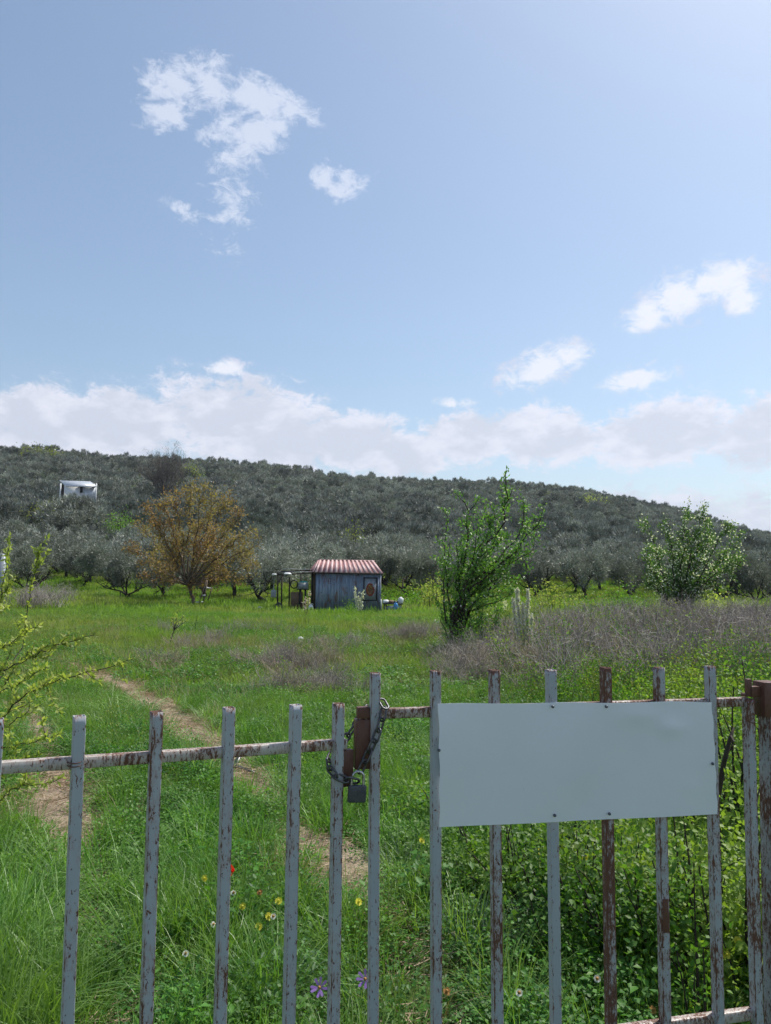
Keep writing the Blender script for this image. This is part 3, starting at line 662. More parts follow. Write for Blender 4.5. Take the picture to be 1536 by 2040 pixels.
def panel_mat():
    m, t = mat_new('white_enamel_sheet'); n = N(t); pos = n.n('ShaderNodeNewGeometry').outputs['Position']
    sc1 = n.step(n.noise(n.mapping(pos, (1, 1, 9)), 22, 5, .7), .66, .72)
    cloud = n.noise(pos, 6, 5, .6)
    sp_ = n.step(n.noise(pos, 120, 2, .5), .80, .82)
    c_ = n.mix(cloud, (.76, .79, .83), (.70, .73, .775)); c_ = n.mix(n.math('MULTIPLY', sc1, .25), c_, (.35, .37, .40)); c_ = n.mix(sp_, c_, (.25, .2, .18))
    p = n.n('ShaderNodeBsdfPrincipled'); n.l(c_, p.inputs['Base Color']); p.inputs['Roughness'].default_value = .30; p.inputs['Specular IOR Level'].default_value = .55
    b = n.n('ShaderNodeBump'); b.inputs['Strength'].default_value = .25; b.inputs['Distance'].default_value = .004
    n.l(n.noise(pos, 14, 3, .5), b.inputs['Height']); n.l(b.outputs[0], p.inputs['Normal'])
    o = n.n('ShaderNodeOutputMaterial'); n.l(p.outputs[0], o.inputs[0]); return m
M['panel'] = panel_mat()
g.obj('panel', M['panel'], root, smooth=True, loc=org)
for px, py in ((1102, 1408), (1209, 1408), (1106, 1625), (1215, 1622), (875, 1495), (1421, 1522)):
    A = atplane(px, py, GR0, GRU, -.0265); g = G(); a = np.arange(10)*2*pi/10
    rr = [(.0042, .004), (.0042, .001), (.0036, -.0008), (.002, -.0018)]
    V = np.concatenate([A+np.outer(np.cos(a)*r_, axR[0])+np.outer(np.sin(a)*r_, (0, 0, 1))+axR[1]*z for r_, z in rr])
    i = np.arange(3)[:, None]*10; j = np.arange(10)[None]
    g.add(V, np.stack([i+j, i+(j+1) % 10, i+10+(j+1) % 10, i+10+j], -1).reshape(-1, 4)); g.add(V[-10:], [list(range(10))])
    g.obj('screw', M['screw'], root, loc=org)

# chain and padlock
def on_gate(px, py, off): return atplane(px, py, GR0, GRU, off)
ch_front = [(742, 1398, .024), (756, 1399, .004), (766, 1403, -.016), (763, 1425, -.024), (757, 1446, -.026), (748, 1472, -.028), (738, 1492, -.026), (727, 1516, -.024), (717, 1538, -.026)]
ch_left = [(712, 1556, -.030), (688, 1553, -.034), (668, 1546, -.034), (657, 1532, -.022), (655, 1516, .004), (664, 1500, .028), (682, 1478, .034), (700, 1457, .036), (716, 1432, .036), (730, 1408, .034)]
root = empty('chain', on_gate(730, 1500, -.02), 'dark steel chain looped through both gate leaves', 'chain'); rorg = np.array(root.location)
def chain(points, first=0):
    P = np.array([on_gate(*p) for p in points]); s_ = np.concatenate([[0], np.cumsum(np.linalg.norm(np.diff(P, axis=0), axis=1))]); pitch = .0285
    n = max(2, int(round(s_[-1]/pitch))); t = (np.arange(n)+.5)/n*s_[-1]; C_ = np.stack([np.interp(t, s_, P[:, i]) for i in range(3)], -1); tg = nrm(np.gradient(C_, axis=0))
    for i in range(n):
        d = tg[i]; sd = nrm(np.cross(d, axR[1]+np.array([.1, 0, .05]))); nn_ = np.cross(sd, d); a_ = math.radians(38 if (i+first) % 2 else -52)
        s2 = sd*math.cos(a_)+nn_*math.sin(a_); n2 = np.cross(d, s2)
        g = G(); g.torus(C_[i], [d, s2, n2], .0105, .0098, .0031, 20, 7, stretch=.0085); g.obj('link', M['steel'], root, smooth=True, loc=rorg)
chain(ch_front); chain(ch_left, 1)
B0 = on_gate(711, 1581, -.034); th = math.radians(-3)
lx = axR[0]*math.cos(th)+np.array([0, 0, 1])*math.sin(th); lz = -axR[0]*math.sin(th)+np.array([0, 0, 1])*math.cos(th)
root = empty('padlock', B0, 'dark grey padlock with a bright shackle hanging on the gate chain', 'padlock')
g = G(); g.box(B0, (.047, .018, .043), [lx, axR[1], lz]); o = g.obj('body', M['lock'], root, loc=B0); b = o.modifiers.new('bevel', 'BEVEL'); b.width = .004; b.segments = 3
g = G(); t = np.linspace(0, pi, 14); arc = B0+np.outer(np.cos(t)*.0155, lx)+np.outer(np.sin(t)*.0155+.040, lz)
g.tube(np.concatenate([[B0+lx*.0155+lz*.019], arc, [B0-lx*.0155+lz*.019]]), .0038, 9); g.obj('shackle', M['shackle'], root, smooth=True, loc=B0)

# ------------------------------------------------------------------ trees
def curve(p, d, L, n, rng, wander=.25, lift=.0):
    pts = [np.array(p, float)]; d = nrm(np.array(d, float))
    for i in range(n):
        d = nrm(d+rng.normal(0, wander/n**.5, 3)+np.array([0, 0, lift/n])); pts.append(pts[-1]+d*L/n)
    return np.array(pts)
def limbs(g, p, d, L, r, level, rng, out, spread=.7, wander=.3, lift=.25, ratio=.62, kids=(3, 5), mi=0, sides=6):
    C_ = curve(p, d, L, 5, rng, wander, lift); g.tube(C_, np.linspace(r, r*.45, 6), sides if level > 0 else 3, mi, cap=False)
    if level == 0: out.append(C_); return
    tgs = nrm(np.gradient(C_, axis=0))
    for k in range(rng.integers(*kids)+1):
        f = rng.uniform(.35, 1.0) if k else 1.0; i = min(int(f*5), 5); q = C_[i]
        dd = nrm(tgs[i]+rng.normal(0, spread, 3)*np.array([1, 1, .7])) if k else nrm(tgs[i]+rng.normal(0, spread*.4, 3))
        limbs(g, q, dd, L*ratio*rng.uniform(.75, 1.2), r*.5, level-1, rng, out, spread, wander, lift, ratio, kids, mi, sides)
def olive(seed, H, nl, leafL, leafW, mat, twoL=False):
    """returns (trunk mesh, crown mesh) of one olive tree about H metres high"""
    r = np.random.default_rng(seed); g = G(); tw = []
    h0 = r.uniform(.7, 1.1)*H/4.4; lean = r.normal(0, .18, 2)
    C_ = curve((0, 0, -.4), (lean[0], lean[1], 1), h0+.4, 5, r, .35); g.tube(C_, np.array([.26, .21, .17, .155, .16, .15])*H/4.4, 8)
    nb = r.integers(3, 5); a0 = r.uniform(0, 6)
    for k in range(nb):
        a = a0+k*2*pi/nb+r.normal(0, .3); limbs(g, C_[-1], (math.cos(a)*.9, math.sin(a)*.9, .75), H*.34, .085*H/4.4, 1 if twoL else 2, r, tw, .6, .35, .3)
    trunk = g.mesh('olive_trunk', M['bark'], True)
    g = G(); nb = 46 if nl > 3000 else 26
    th = r.uniform(0, 2*pi, nb); ph = np.arccos(r.uniform(-.95, 1, nb)); rr = r.uniform(.35, 1, nb)**.5
    B = np.stack([np.sin(ph)*np.cos(th)*rr*H*.50, np.sin(ph)*np.sin(th)*rr*H*.50, H*.60+np.cos(ph)*rr*H*.34], -1)*r.uniform(.85, 1.12, (nb, 1))
    B[:, :2] += r.normal(0, .12*H/4, (1, 2)); br = r.uniform(.07, .15, nb)*H
    k = r.integers(0, nb, nl); off = nrm(r.normal(size=(nl, 3)))*(r.uniform(0, 1, nl)**.4)[:, None]
    P = B[k]+off*br[k, None]*np.array([1, 1, 1.05]); Dn = nrm(off*.7+nrm(P-[0, 0, H*.5])*.55+r.normal(0, .45, (nl, 3))+[0, 0, .25])
    g.tris(P, Dn, r.uniform(.6, 1.3, nl)*leafL, r.uniform(.7, 1.2, nl)*leafW, r)
    return trunk, g.mesh('olive_crown', M[mat])
near_ol = [olive(100+i, 4.3, 9500, .24, .055, 'olive') for i in range(5)]
mid_ol = [olive(120+i, 4.4, 2600, .34, .095, 'olive', True) for i in range(5)]
mid_ol2 = [olive(130+i, 4.4, 2200, .36, .10, 'olive2', True) for i in range(2)]
n_olive = 0
def put_olive(x, y, s, rz, pair, label, z=None, group='olive trees of the grove'):
    z = gz(x, y) if z is None else z
    t = empty('olive_tree', (x, y, z), label, 'olive tree', group, (0, 0, rz)); t.scale = (s, s, s*RNG.uniform(.92, 1.08))
    for nm, me in (('trunk', pair[0]), ('crown', pair[1])):
        o = bpy.data.objects.new(nm, me); COL.objects.link(o); o.parent = t
    return t
front = [(118, 1141, 76, .98, 'olive tree whose forked dark trunk stands at the left end of the front row'), (180, 1163, 66, .82, 'small olive tree second from the left end of the front row'),
         (212, 1176, 58, .85, 'olive tree with a bent trunk left of the copper leaved tree'), (267, 1192, 49, .82, 'olive tree with a low forking trunk just left of the copper leaved tree'),
         (320, 1200, 46, .78, 'olive tree half hidden by the left side of the copper leaved tree'), (408, 1185, 50, .78, 'olive tree directly behind the copper leaved tree'),
         (468, 1190, 50, .86, 'olive tree showing beside the right side of the copper leaved tree'), (532, 1198, 46, .84, 'olive tree beside the porch of the blue metal hut'),
         (640, 1180, 50, .88, 'olive tree behind the left part of the hut roof'), (735, 1180, 52, .86, 'olive tree behind the right part of the hut roof'), (818, 1182, 52, .88, 'olive tree to the right of the rubbish by the hut'),
         (885, 1180, 52, .86, 'olive tree with a slanting trunk behind the blossoming multi stem tree'), (965, 1176, 55, .88, 'olive tree seen through the branches of the multi stem tree'), (1060, 1172, 56, .86, 'olive tree behind the tall white flower spikes'),
         (1165, 1170, 54, .86, 'olive tree between the two blossoming trees'), (1260, 1172, 56, .84, 'olive tree left of the round blossoming tree'), (1350, 1174, 58, .84, 'olive tree behind the round blossoming tree'),
         (1440, 1176, 55, .82, 'olive tree right of the round blossoming tree'), (1512, 1172, 54, .84, 'olive tree with pale bare branches at the right edge'), (30, 1150, 80, .95, 'olive tree behind the pale green shoots at the left edge')]
taken = []
for px, topy, Y, wh in ((133, 984, 110.5, 'under the left end of the white hut'), (158, 990, 110, 'under the middle of the white hut'), (181, 986, 110.5, 'under the right end of the white hut'), (146, 1000, 107, 'a step below the left wall of the white hut'), (172, 999, 107, 'a step below the right wall of the white hut')):
    p = at(px, topy, Y); zz = gz(p[0], Y); s_ = (p[2]-zz)/4.5
    put_olive(p[0], Y, s_, Y*3+px, mid_ol[px % 5], 'small olive bush on the hillside '+wh, group='small olives in front of the white hut')
for i, (px, py, Y, s, lab) in enumerate(front):
    p = at(px, py, Y); x, y = p[0], p[1]; taken.append((x, y)); put_olive(x, y, s, RNG.uniform(0, 6), near_ol[i % 5], lab)
# the grove behind: hexagonal planting, jittered
cand = []
row = 0; yy = 57.0
HUTS = [np.array(at(157, 985, 118.0)[:2])]
while yy < 500:
    wx = .62*yy+6; sp = 4.7; off = (row % 2)*sp/2
    for xx in np.arange(-wx, wx, sp):
        x = xx+off+RNG.normal(0, .6); y = yy+RNG.normal(0, .6)
        if min((x-a)**2+(y-b)**2 for a, b in taken) < 16: continue
        if any(abs(x-h[0]) < 4.8 and -7 < y-h[1] < 4.5 for h in HUTS): continue
        if RNG.uniform() < .035: continue
        cand.append((x, y))
    yy += 4.6; row += 1
cand = np.array(cand); cand = cand[np.abs(cand[:, 0]) < .56*cand[:, 1]+4]
order = np.argsort(cand[:, 1]); cand = cand[order]
NIND = 270
for i, (x, y) in enumerate(cand[:NIND]):
    pair = near_ol[RNG.integers(5)] if i < 14 else (mid_ol[RNG.integers(5)] if RNG.uniform() < .8 else mid_ol2[RNG.integers(2)])
    put_olive(x, y, RNG.uniform(.74, 1.02), RNG.uniform(0, 6.28), pair, 'grey green olive tree standing in the rows of the lower slope behind the front row')
rest = cand[NIND:]
def far_crown(seed, mat):
    r = np.random.default_rng(seed); g = G(); H = 4.4; nb = 14; nl = 700
    th = r.uniform(0, 2*pi, nb); ph = np.arccos(r.uniform(-.5, 1, nb)); rr = r.uniform(.4, 1, nb)**.5
    B = np.stack([np.sin(ph)*np.cos(th)*rr*H*.44, np.sin(ph)*np.sin(th)*rr*H*.44, H*.58+np.cos(ph)*rr*H*.34], -1); k = r.integers(0, nb, nl)
    off = nrm(r.normal(size=(nl, 3)))*(r.uniform(0, 1, nl)**.4)[:, None]; P = B[k]+off*H*.13
    g.tris(P, nrm(off+nrm(P-[0, 0, H*.5])*.4+[0, 0, .5]), r.uniform(.6, 1.4, nl)*.55, r.uniform(.7, 1.2, nl)*.20, r); g.tube([[0, 0, -.3], [.05, 0, 1.2], [0, .1, 2.2]], [.2, .16, .08], 5, 1)
    return proto(g, 'far_olive', [M[mat], M['bark']])
farp = [far_crown(200+i, 'olive') for i in range(4)]+[far_crown(210+i, 'olive2') for i in range(4)]
n = len(rest); s = RNG.uniform(.80, 1.22, n); dk = np.clip((rest[:, 1]-120)/180, .1, .75)
idx = np.where(RNG.uniform(0, 1, n) < dk, RNG.integers(4, 8, n), RNG.integers(0, 4, n))
scatter('olive_grove', farp, P3(rest[:, 0], rest[:, 1]), rots(n, .05), np.stack([s, s, s*RNG.uniform(.85, 1.2, n)], -1), 'far olive grove covering the upper hillside up to the ridge', 'olive grove', idx)

# generic leafy tree from explicit limbs
def grow_tree(name, base, limbs_px, label, cat, barkm, leafm, trunk_r, leafL, leafW, seed, dens, group=None, flowers=None, sub=(3, 3), tw=.5, leaf_from=.25, flat=.2, flower_n=0, flower_s=.03, spread=.05, drop=0.0):
    """limbs_px: list of ([(px, py, depth), ...], radius) giving each limb as a curve through real points"""
    r = np.random.default_rng(seed); root = empty(name, base, label, cat, group); b0 = np.asarray(base, float)
    gt = G(); gl = G(); gf = G(); LP = []; LD = []; FP = []
    for pts, rad in limbs_px:
        P = np.array([p if len(p) == 3 and not isinstance(p[0], int) else at(*p) for p in pts], float)
        t = np.linspace(0, 1, len(P)); tt = np.linspace(0, 1, 14); C_ = np.stack([np.interp(tt, t, P[:, i]) for i in range(3)], -1)
        for _ in range(2): C_[1:-1] = (C_[:-2]+2*C_[1:-1]+C_[2:])/4
        C_[1:-1] += r.normal(0, .012, (12, 3))*np.linalg.norm(P[-1]-P[0]); gt.tube(C_, np.linspace(rad, rad*.22, 14), 6, cap=False)
        Lc = np.linalg.norm(np.diff(C_, axis=0), axis=1).sum(); stems = [(C_, leaf_from)]
        for _ in range(int(sub[0]*Lc)+1):
            i = r.integers(4, 14); tgv = nrm(C_[min(i+1, 13)]-C_[i-1]); L2 = tw*r.uniform(.5, 1.2)
            c2 = curve(C_[i], nrm(tgv+r.normal(0, .75, 3)+[0, 0, .25]), L2, 5, r, .3, .3); gt.tube(c2, np.linspace(rad*.3, .003, 6), 4, cap=False); stems.append((c2, 0))
            for _ in range(sub[1]):
                j = r.integers(1, 6); c3 = curve(c2[j], nrm(r.normal(0, .8, 3)+[0, 0, .3]+nrm(c2[-1]-c2[0])*.8), L2*.5, 3, r, .3, .2); gt.tube(c3, np.linspace(.005, .002, 4), 3, cap=False); stems.append((c3, 0))
        for c_, f0 in stems:
            L_ = np.linalg.norm(np.diff(c_, axis=0), axis=1).sum()*(1-f0); n_ = max(3, int(L_*dens)); f = r.uniform(f0, 1, n_)**(.85)*(len(c_)-1)
            i = np.minimum(f.astype(int), len(c_)-2); Q = c_[i]+(c_[i+1]-c_[i])*(f-i)[:, None]
            tgv = nrm(c_[i+1]-c_[i]); LP.append(Q+r.normal(0, spread, (n_, 3))); LD.append(nrm(tgv*.5+r.normal(0, .7, (n_, 3))+[0, 0, .15-drop]))
            m_ = int(n_*flower_n); k_ = r.integers(0, n_, m_); FP.append(Q[k_]+r.normal(0, spread*1.3, (m_, 3)))
    P = np.concatenate(LP); D = np.concatenate(LD); n_ = len(P)
    gl.leaves(P, D, r.uniform(.6, 1.2, n_)*leafL, r.uniform(.7, 1.1, n_)*leafW, r, flat=flat)
    gt.obj('trunk', M[barkm], root, smooth=True, loc=b0); gl.obj('crown', M[leafm], root, loc=b0)
    FPc = np.concatenate(FP) if FP else np.zeros((0, 3))
    if flowers and len(FPc):
        m_ = len(FPc); 
        for _ in range(4):
            gf.leaves(FPc, nrm(r.normal(size=(m_, 3))+[0, -.3, .3]), flower_s*r.uniform(.6, 1.1, m_), flower_s*.8, r, flat=.3)
        gf.obj('blossom', M[flowers], root, loc=b0)['kind'] = 'stuff'
    return root, n_

# copper leaved tree
Y = 41.0; bx = at(390, 1210, Y); z0 = gz(bx[0], Y); base = np.array([bx[0], Y, z0]); rr_ = np.random.default_rng(5)
fork = at(374, 1165, Y); L_ = [([tuple(base+[0, 0, -.3]), tuple(at(384, 1190, Y)), tuple(fork)], .16)]
tips = [(268, 1100), (280, 1050), (292, 1150), (300, 1018), (325, 1000), (350, 985), (380, 978), (405, 983), (430, 1000), (455, 998), (478, 1030), (505, 1052), (515, 1085), (508, 1130), (470, 1150), (440, 1110), (320, 1080), (345, 1060), (400, 1050), (425, 1070), (360, 1110), (395, 1095), (290, 1120), (330, 1150), (440, 1160), (460, 1070), (310, 1050), (488, 1110)]
for (px, py) in tips:
    dy = rr_.uniform(-2.6, 2.6); m1 = (px*.35+374*.65, py*.35+1165*.65, Y+dy*.3); m2 = (px*.72+374*.28, py*.75+1165*.25-4, Y+dy*.75)
    L_.append(([tuple(fork), tuple(at(*m1)), tuple(at(*m2)), tuple(at(px, py, Y+dy))], .05))
grow_tree('broadleaf_tree', base, L_, 'round crowned tree with copper brown young leaves and a pale leaning trunk', 'tree', 'bark2', 'brown', .16, .17, .085, 6, 23, sub=(2.4, 2), tw=.8, leaf_from=.35, spread=.11, drop=.35)

# tall multi stem tree with blossoms in the middle
b = ong(905, 1302); Y = b[1]; base = np.array([b[0], Y, gz(b[0], Y)]); B = tuple(base+[0, 0, -.1]); L_ = []
def lm(pts, r_, dy): return ([B]+[tuple(at(px, py, Y+dy*k/len(pts))) for k, (px, py) in enumerate(pts, 1)], r_)
for pts, r_, dy in [([(903, 1220), (915, 1150), (935, 1080), (925, 1000)], .045, .2), ([(905, 1230), (925, 1160), (965, 1110), (1000, 1040), (1012, 985), (1008, 963)], .05, -.3), ([(900, 1240), (890, 1180), (885, 1110), (893, 1033)], .03, .3),
                    ([(908, 1210), (935, 1150), (990, 1120), (1035, 1080), (1046, 1006)], .04, .5), ([(910, 1200), (945, 1150), (1000, 1128), (1045, 1080), (1072, 1045)], .04, -.1), ([(905, 1230), (930, 1140), (955, 1080), (967, 1015)], .035, .6),
                    ([(906, 1225), (940, 1150), (985, 1080), (1012, 1005)], .03, .3), ([(902, 1240), (925, 1165), (945, 1120), (950, 1060)], .03, -.6), ([(905, 1230), (950, 1170), (1000, 1150), (1040, 1150)], .03, .3),
                    ([(897, 1260), (886, 1210), (882, 1150), (892, 1090)], .028, -.3), ([(905, 1240), (915, 1180), (910, 1120), (918, 1060)], .03, .1), ([(912, 1240), (950, 1190), (990, 1190), (1010, 1160)], .025, .5),
                    ([(893, 1270), (880, 1240), (872, 1200)], .02, .2), ([(925, 1180), (975, 1110), (1002, 1062)], .03, .7), ([(925, 1190), (985, 1140), (1032, 1108)], .03, .4), ([(930, 1170), (1000, 1130), (1062, 1098)], .03, -.4), ([(920, 1220), (960, 1190), (992, 1168)], .025, -.5), ([(925, 1225), (980, 1200), (1022, 1182)], .025, .2), ([(915, 1270), (940, 1250), (962, 1228)], .018, -.3), ([(915, 1280), (955, 1262), (987, 1245)], .018, .2), ([(912, 1270), (955, 1240), (1002, 1213)], .018, .5), ([(908, 1210), (920, 1130), (932, 1050)], .025, .6), ([(912, 1200), (950, 1120), (975, 1075)], .025, -.7), ([(910, 1240), (940, 1130), (975, 1060), (985, 1030)], .03, -.4), ([(920, 1230), (975, 1170), (1020, 1110), (1052, 1040)], .03, .2)]:
    L_.append(lm(pts, r_, dy))
grow_tree('blossoming_tree', base, L_, 'tall multi stem tree with glossy green leaves and a few white blossoms mid field', 'tree', 'bark3', 'pear', .05, .080, .046, 8, 56, flowers='white', sub=(2.0, 1), tw=.38, leaf_from=.22, spread=.045, flower_n=.075, flower_s=.038)
# round blossoming tree at right
Y = 24.0; b = at(1345, 1240, Y); base = np.array([b[0], Y, gz(b[0], Y)]); B = tuple(base+[0, 0, -.1]); L_ = []; rr_ = np.random.default_rng(9)
M['pear2'] = leaf_mat('blossom_tree_leaf', (.05, .12, .03), (.13, .23, .055), None, .42, .42, spec=.5)
for (px, py) in [(1288, 1048), (1300, 1090), (1335, 1055), (1365, 1030), (1398, 1028), (1355, 1080), (1395, 1085), (1420, 1070), (1455, 1042), (1470, 1080), (1475, 1120), (1450, 1130), (1282, 1110), (1300, 1140), (1330, 1130), (1380, 1130), (1420, 1140), (1310, 1170), (1440, 1160), (1390, 1165), (1285, 1160), (1410, 1105), (1345, 1110), (1462, 1105)]:
    dy = rr_.uniform(-1.2, 1.2); L_.append(([B, tuple(at(1345*.75+px*.25, 1195, Y+dy*.2)), tuple(at(px*.7+1345*.3, py*.7+1185*.3, Y+dy*.7)), tuple(at(px, py, Y+dy))], .035))
grow_tree('blossoming_tree', base, L_, 'broad rounded tree thick with white blossoms above the dry stems at right', 'tree', 'bark3', 'pear2', .05, .09, .055, 10, 60, flowers='white', sub=(2.2, 2), tw=.42, leaf_from=.3, spread=.06, flower_n=.22, flower_s=.042)
# undergrowth shrub at the foot of the multi stem tree
def shrub(name, cpx, cpy, Y, w, h, label, cat, leafm, leafL, n_l, seed, stems=14, group=None, z=None, barkm='bark3', flat=.3, taper=.7, gaps=0):
    r = np.random.default_rng(seed); p = at(cpx, cpy, Y); zb = gz(p[0], Y) if z is None else z; base = np.array([p[0], Y, zb]); root = empty(name, base, label, cat, group)
    gt = G(); gl = G(); LP = []; LD = []
    for k in range(stems):
        a = r.uniform(0, 2*pi); q = r.uniform(0, 1)**.6; tip = base+[math.cos(a)*q*w/2, math.sin(a)*q*w/2*.8, h*(1-taper*q*q)*r.uniform(.65, 1.05)]
        st = base+[math.cos(a)*q*w*.22, math.sin(a)*q*w*.2, -.05]; mid = (st+tip)/2+r.normal(0, .06*w, 3)
        c_ = np.array([(1-t)**2*st+2*t*(1-t)*mid+t*t*tip for t in np.linspace(0, 1, 9)]); gt.tube(c_, np.linspace(.012, .003, 9)*max(.6, h), 4, cap=False)
        n_ = n_l//stems; f = r.uniform(.12, 1, n_)*8; i = np.minimum(f.astype(int), 7); Q = c_[i]+(c_[i+1]-c_[i])*(f-i)[:, None]; sp_ = .10*w
        off = r.normal(0, sp_, (n_, 3))*[1, 1, .7]; LP.append(Q+off); LD.append(nrm(off/sp_*.5+r.normal(0, .6, (n_, 3))+[0, 0, .2]))
    P = np.concatenate(LP); D = np.concatenate(LD); ok = P[:, 2] > zb-.02; P = P[ok]; D = D[ok]
    gl.leaves(P, D, r.uniform(.55, 1.15, len(P))*leafL, r.uniform(.5, .75, len(P))*leafL, r, flat=flat)
    gt.obj('stems', M[barkm], root, smooth=True, loc=base); gl.obj('foliage', M[leafm], root, loc=base); return root
gB = 'leafy shrubs along the edge of the field'
shrub('green_shrub', 955, 1290, 16.8, 1.5, 1.35, 'bright green shrub growing at the foot of the multi stem tree', 'shrub', 'shrub', .06, 2600, 31, 22)
shrub('green_shrub', 925, 1290, 15.6, .9, .9, 'low dark green shrub left of the multi stem tree trunk', 'shrub', 'pear', .05, 1100, 32, 12)
shrub('green_shrub', 862, 1180, 42, 2.2, 2.0, 'yellow green bush at the edge of the orchard beyond the multi stem tree', 'shrub', 'lime', .13, 900, 33, 14)
shrub('green_shrub', 1105, 1165, 38, 3.0, 1.6, 'low yellow green bush in front of the olives near the white flower spikes', 'shrub', 'lime', .13, 1100, 34, 16)
shrub('green_shrub', 1230, 1170, 34, 3.6, 1.4, 'low wide green bush left of the round blossoming tree', 'shrub', 'shrub', .12, 1200, 35, 16)
shrub('green_shrub', 1420, 1180, 33, 3.0, 1.3, 'low yellowish bush right of the round blossoming tree', 'shrub', 'lime', .12, 1000, 36, 16)
shrub('green_shrub', 815, 1180, 44, 3.2, 1.2, 'low green bush between the rubbish and the multi stem tree', 'shrub', 'shrub', .13, 1000, 37, 16)
shrub('green_shrub', 1322, 1205, 21, 1.5, 1.1, 'yellow flowering bush at the foot of the round blossoming tree', 'shrub', 'olivegreen', .06, 1500, 38, 16)
shrub('green_shrub', 1060, 1290, 14.5, .9, .85, 'ochre green weeds below the tall white flower spikes', 'shrub', 'olivegreen', .045, 1100, 39, 14)
# hillside accents
def hill_tree(name, px, py, Y, w, h, leafm, label, n_l, leafL, seed, cat='tree', barkm='bark3'):
    p = at(px, py, Y); return shrub(name, px, py, Y, w, h, label, cat, leafm, leafL, n_l, seed, 24, None, None, barkm, taper=.45)
hill_tree('green_tree', 240, 990, 104, 6.2, 6.2, 'shrub', 'bright green round tree right of the white hut on the hillside', 2600, .24, 41)
hill_tree('green_tree', 700, 1050, 84, 5.2, 6.0, 'olivegreen', 'yellowish green tree in the grove above the red striped roof', 1500, .22, 42)
hill_tree('green_tree', 1180, 972, 300, 12, 7.5, 'lime', 'small yellow green tree on the ridge line at right', 900, .55, 43)
hill_tree('green_tree', 75, 893, 300, 16, 8, 'olivegreen', 'yellowish green tree on the ridge near the left edge', 1500, .6, 44)
hill_tree('green_tree', 90, 975, 118, 6.5, 6.5, 'olivegreen', 'pale olive green tree left of the white hut', 1300, .28, 45)
hill_tree('green_tree', 380, 915, 270, 12, 9, 'olivegreen', 'pale green tree beside the bare tree on the ridge', 900, .55, 46)
hill_tree('green_tree', 1085, 960, 310, 10, 5, 'olivegreen', 'pale scrubby tree on the middle of the ridge line', 600, .5, 47)
# bare tree on the ridge
Y = 205.0; p = at(325, 1012, Y); base = np.array([p[0], Y, gz(p[0], Y)]); root = empty('bare_tree', base, 'leafless grey brown tree rising above the ridge at left', 'tree')
g = G(); tw = []; r = np.random.default_rng(3); top = (at(330, 893, Y)[2]-base[2])*.80
g.tube([base+[0, 0, -.5], base+[.2, 0, top*.25], base+[0, .2, top*.45]], [.5, .4, .3], 7); gt2 = G()
for k in range(16):
    a = k*2*pi/6.3; q = base+[0, 0, top*(.08+.024*k)]; limbs(gt2, q, (math.cos(a)*.75, math.sin(a)*.75, .75), top*.44, .14, 3, r, tw, .55, .3, .4, .62, (3, 5), 0, 4)
g.obj('trunk', M['bark'], root, loc=base); gt2.obj('branches', M['barebush'], root, loc=base)
tp = np.concatenate([c_[[2, 4, 5]] for c_ in tw]); g = G(); n = 9000; k = r.integers(0, len(tp), n)
g.tris(tp[k]+r.normal(0, .25, (n, 3)), nrm(r.normal(size=(n, 3))+[0, 0, .8]), r.uniform(.5, 1.2, n), .05, r); g.obj('twigs', M['barebush'], root, loc=base)['kind'] = 'stuff'

# ------------------------------------------------------------------ metal hut
Y0 = 36.0; o0 = ong(628, 1219); sy = o0[1]; th = math.radians(12)
HW = np.array([math.cos(th), math.sin(th), 0]); HB = np.array([-math.sin(th), math.cos(th), 0]); HZ = np.array([0, 0, 1.0]); HA = np.array([HW, HB, HZ])
Ho = np.array([o0[0], sy, gz(o0[0], sy)]); pxm = sy/F_PX
def H_(u, v, w): return Ho+HW*u+HB*v+HZ*w
Wd = 130*pxm/math.cos(th); Hh = 78*pxm; Dp = 2.0; Rg = .62
def weathered():
    m, t = mat_new('weathered_blue_sheet'); n = N(t); tcn = n.n('ShaderNodeTexCoord'); v = tcn.outputs['Object']
    a = n.mix(n.step(n.noise(n.mapping(v, (3, 3, .35)), 2.6, 6, .7), .3, .7), (.13, .18, .27), (.27, .32, .40))
    a = n.mix(n.math('MULTIPLY', n.step(n.noise(v, 1.6, 4, .6), .5, .72), .7), a, (.15, .16, .19))
    r1 = n.step(n.noise(n.mapping(v, (1.4, 1.4, .6)), 2.4, 6, .72), .53, .66); a = n.mix(n.math('MULTIPLY', r1, .75), a, (.17, .085, .05))
    a = n.mix(n.step(n.noise(v, 9, 3, .6), .70, .73), a, (.02, .02, .025))
    p = n.n('ShaderNodeBsdfPrincipled'); n.l(a, p.inputs['Base Color']); p.inputs['Roughness'].default_value = .6; p.inputs['Metallic'].default_value = .15
    o = n.n('ShaderNodeOutputMaterial'); n.l(p.outputs[0], o.inputs[0]); return m
M['blue'] = weathered()
M['pink'] = plain('faded_red_roof', (.50, .30, .29), .55, 0, .2, 2.5, (.60, .44, .42)); M['maroon'] = plain('roof_groove', (.34, .17, .17), .6, 0, .3, 3)
M['wood'] = plain('brown_board', (.10, .055, .035), .8, 0, .4, 4, stretch=(1, 1, .3)); M['darkwood'] = plain('dark_timber', (.045, .035, .03), .85, 0, .4, 6)
M['black'] = plain('black_plastic', (.015, .016, .018), .45, 0, .3, 5); M['whiteplastic'] = plain('white_plastic', (.70, .71, .70), .45, 0, .12, 5)
M['greypaint'] = plain('grey_sheet', (.30, .33, .37), .5, .2, .3, 3); M['tan'] = plain('tan_board', (.30, .21, .14), .85, 0, .3, 3); M['cloth'] = plain('blue_cloth', (.10, .30, .62), .9, 0, .3, 5)
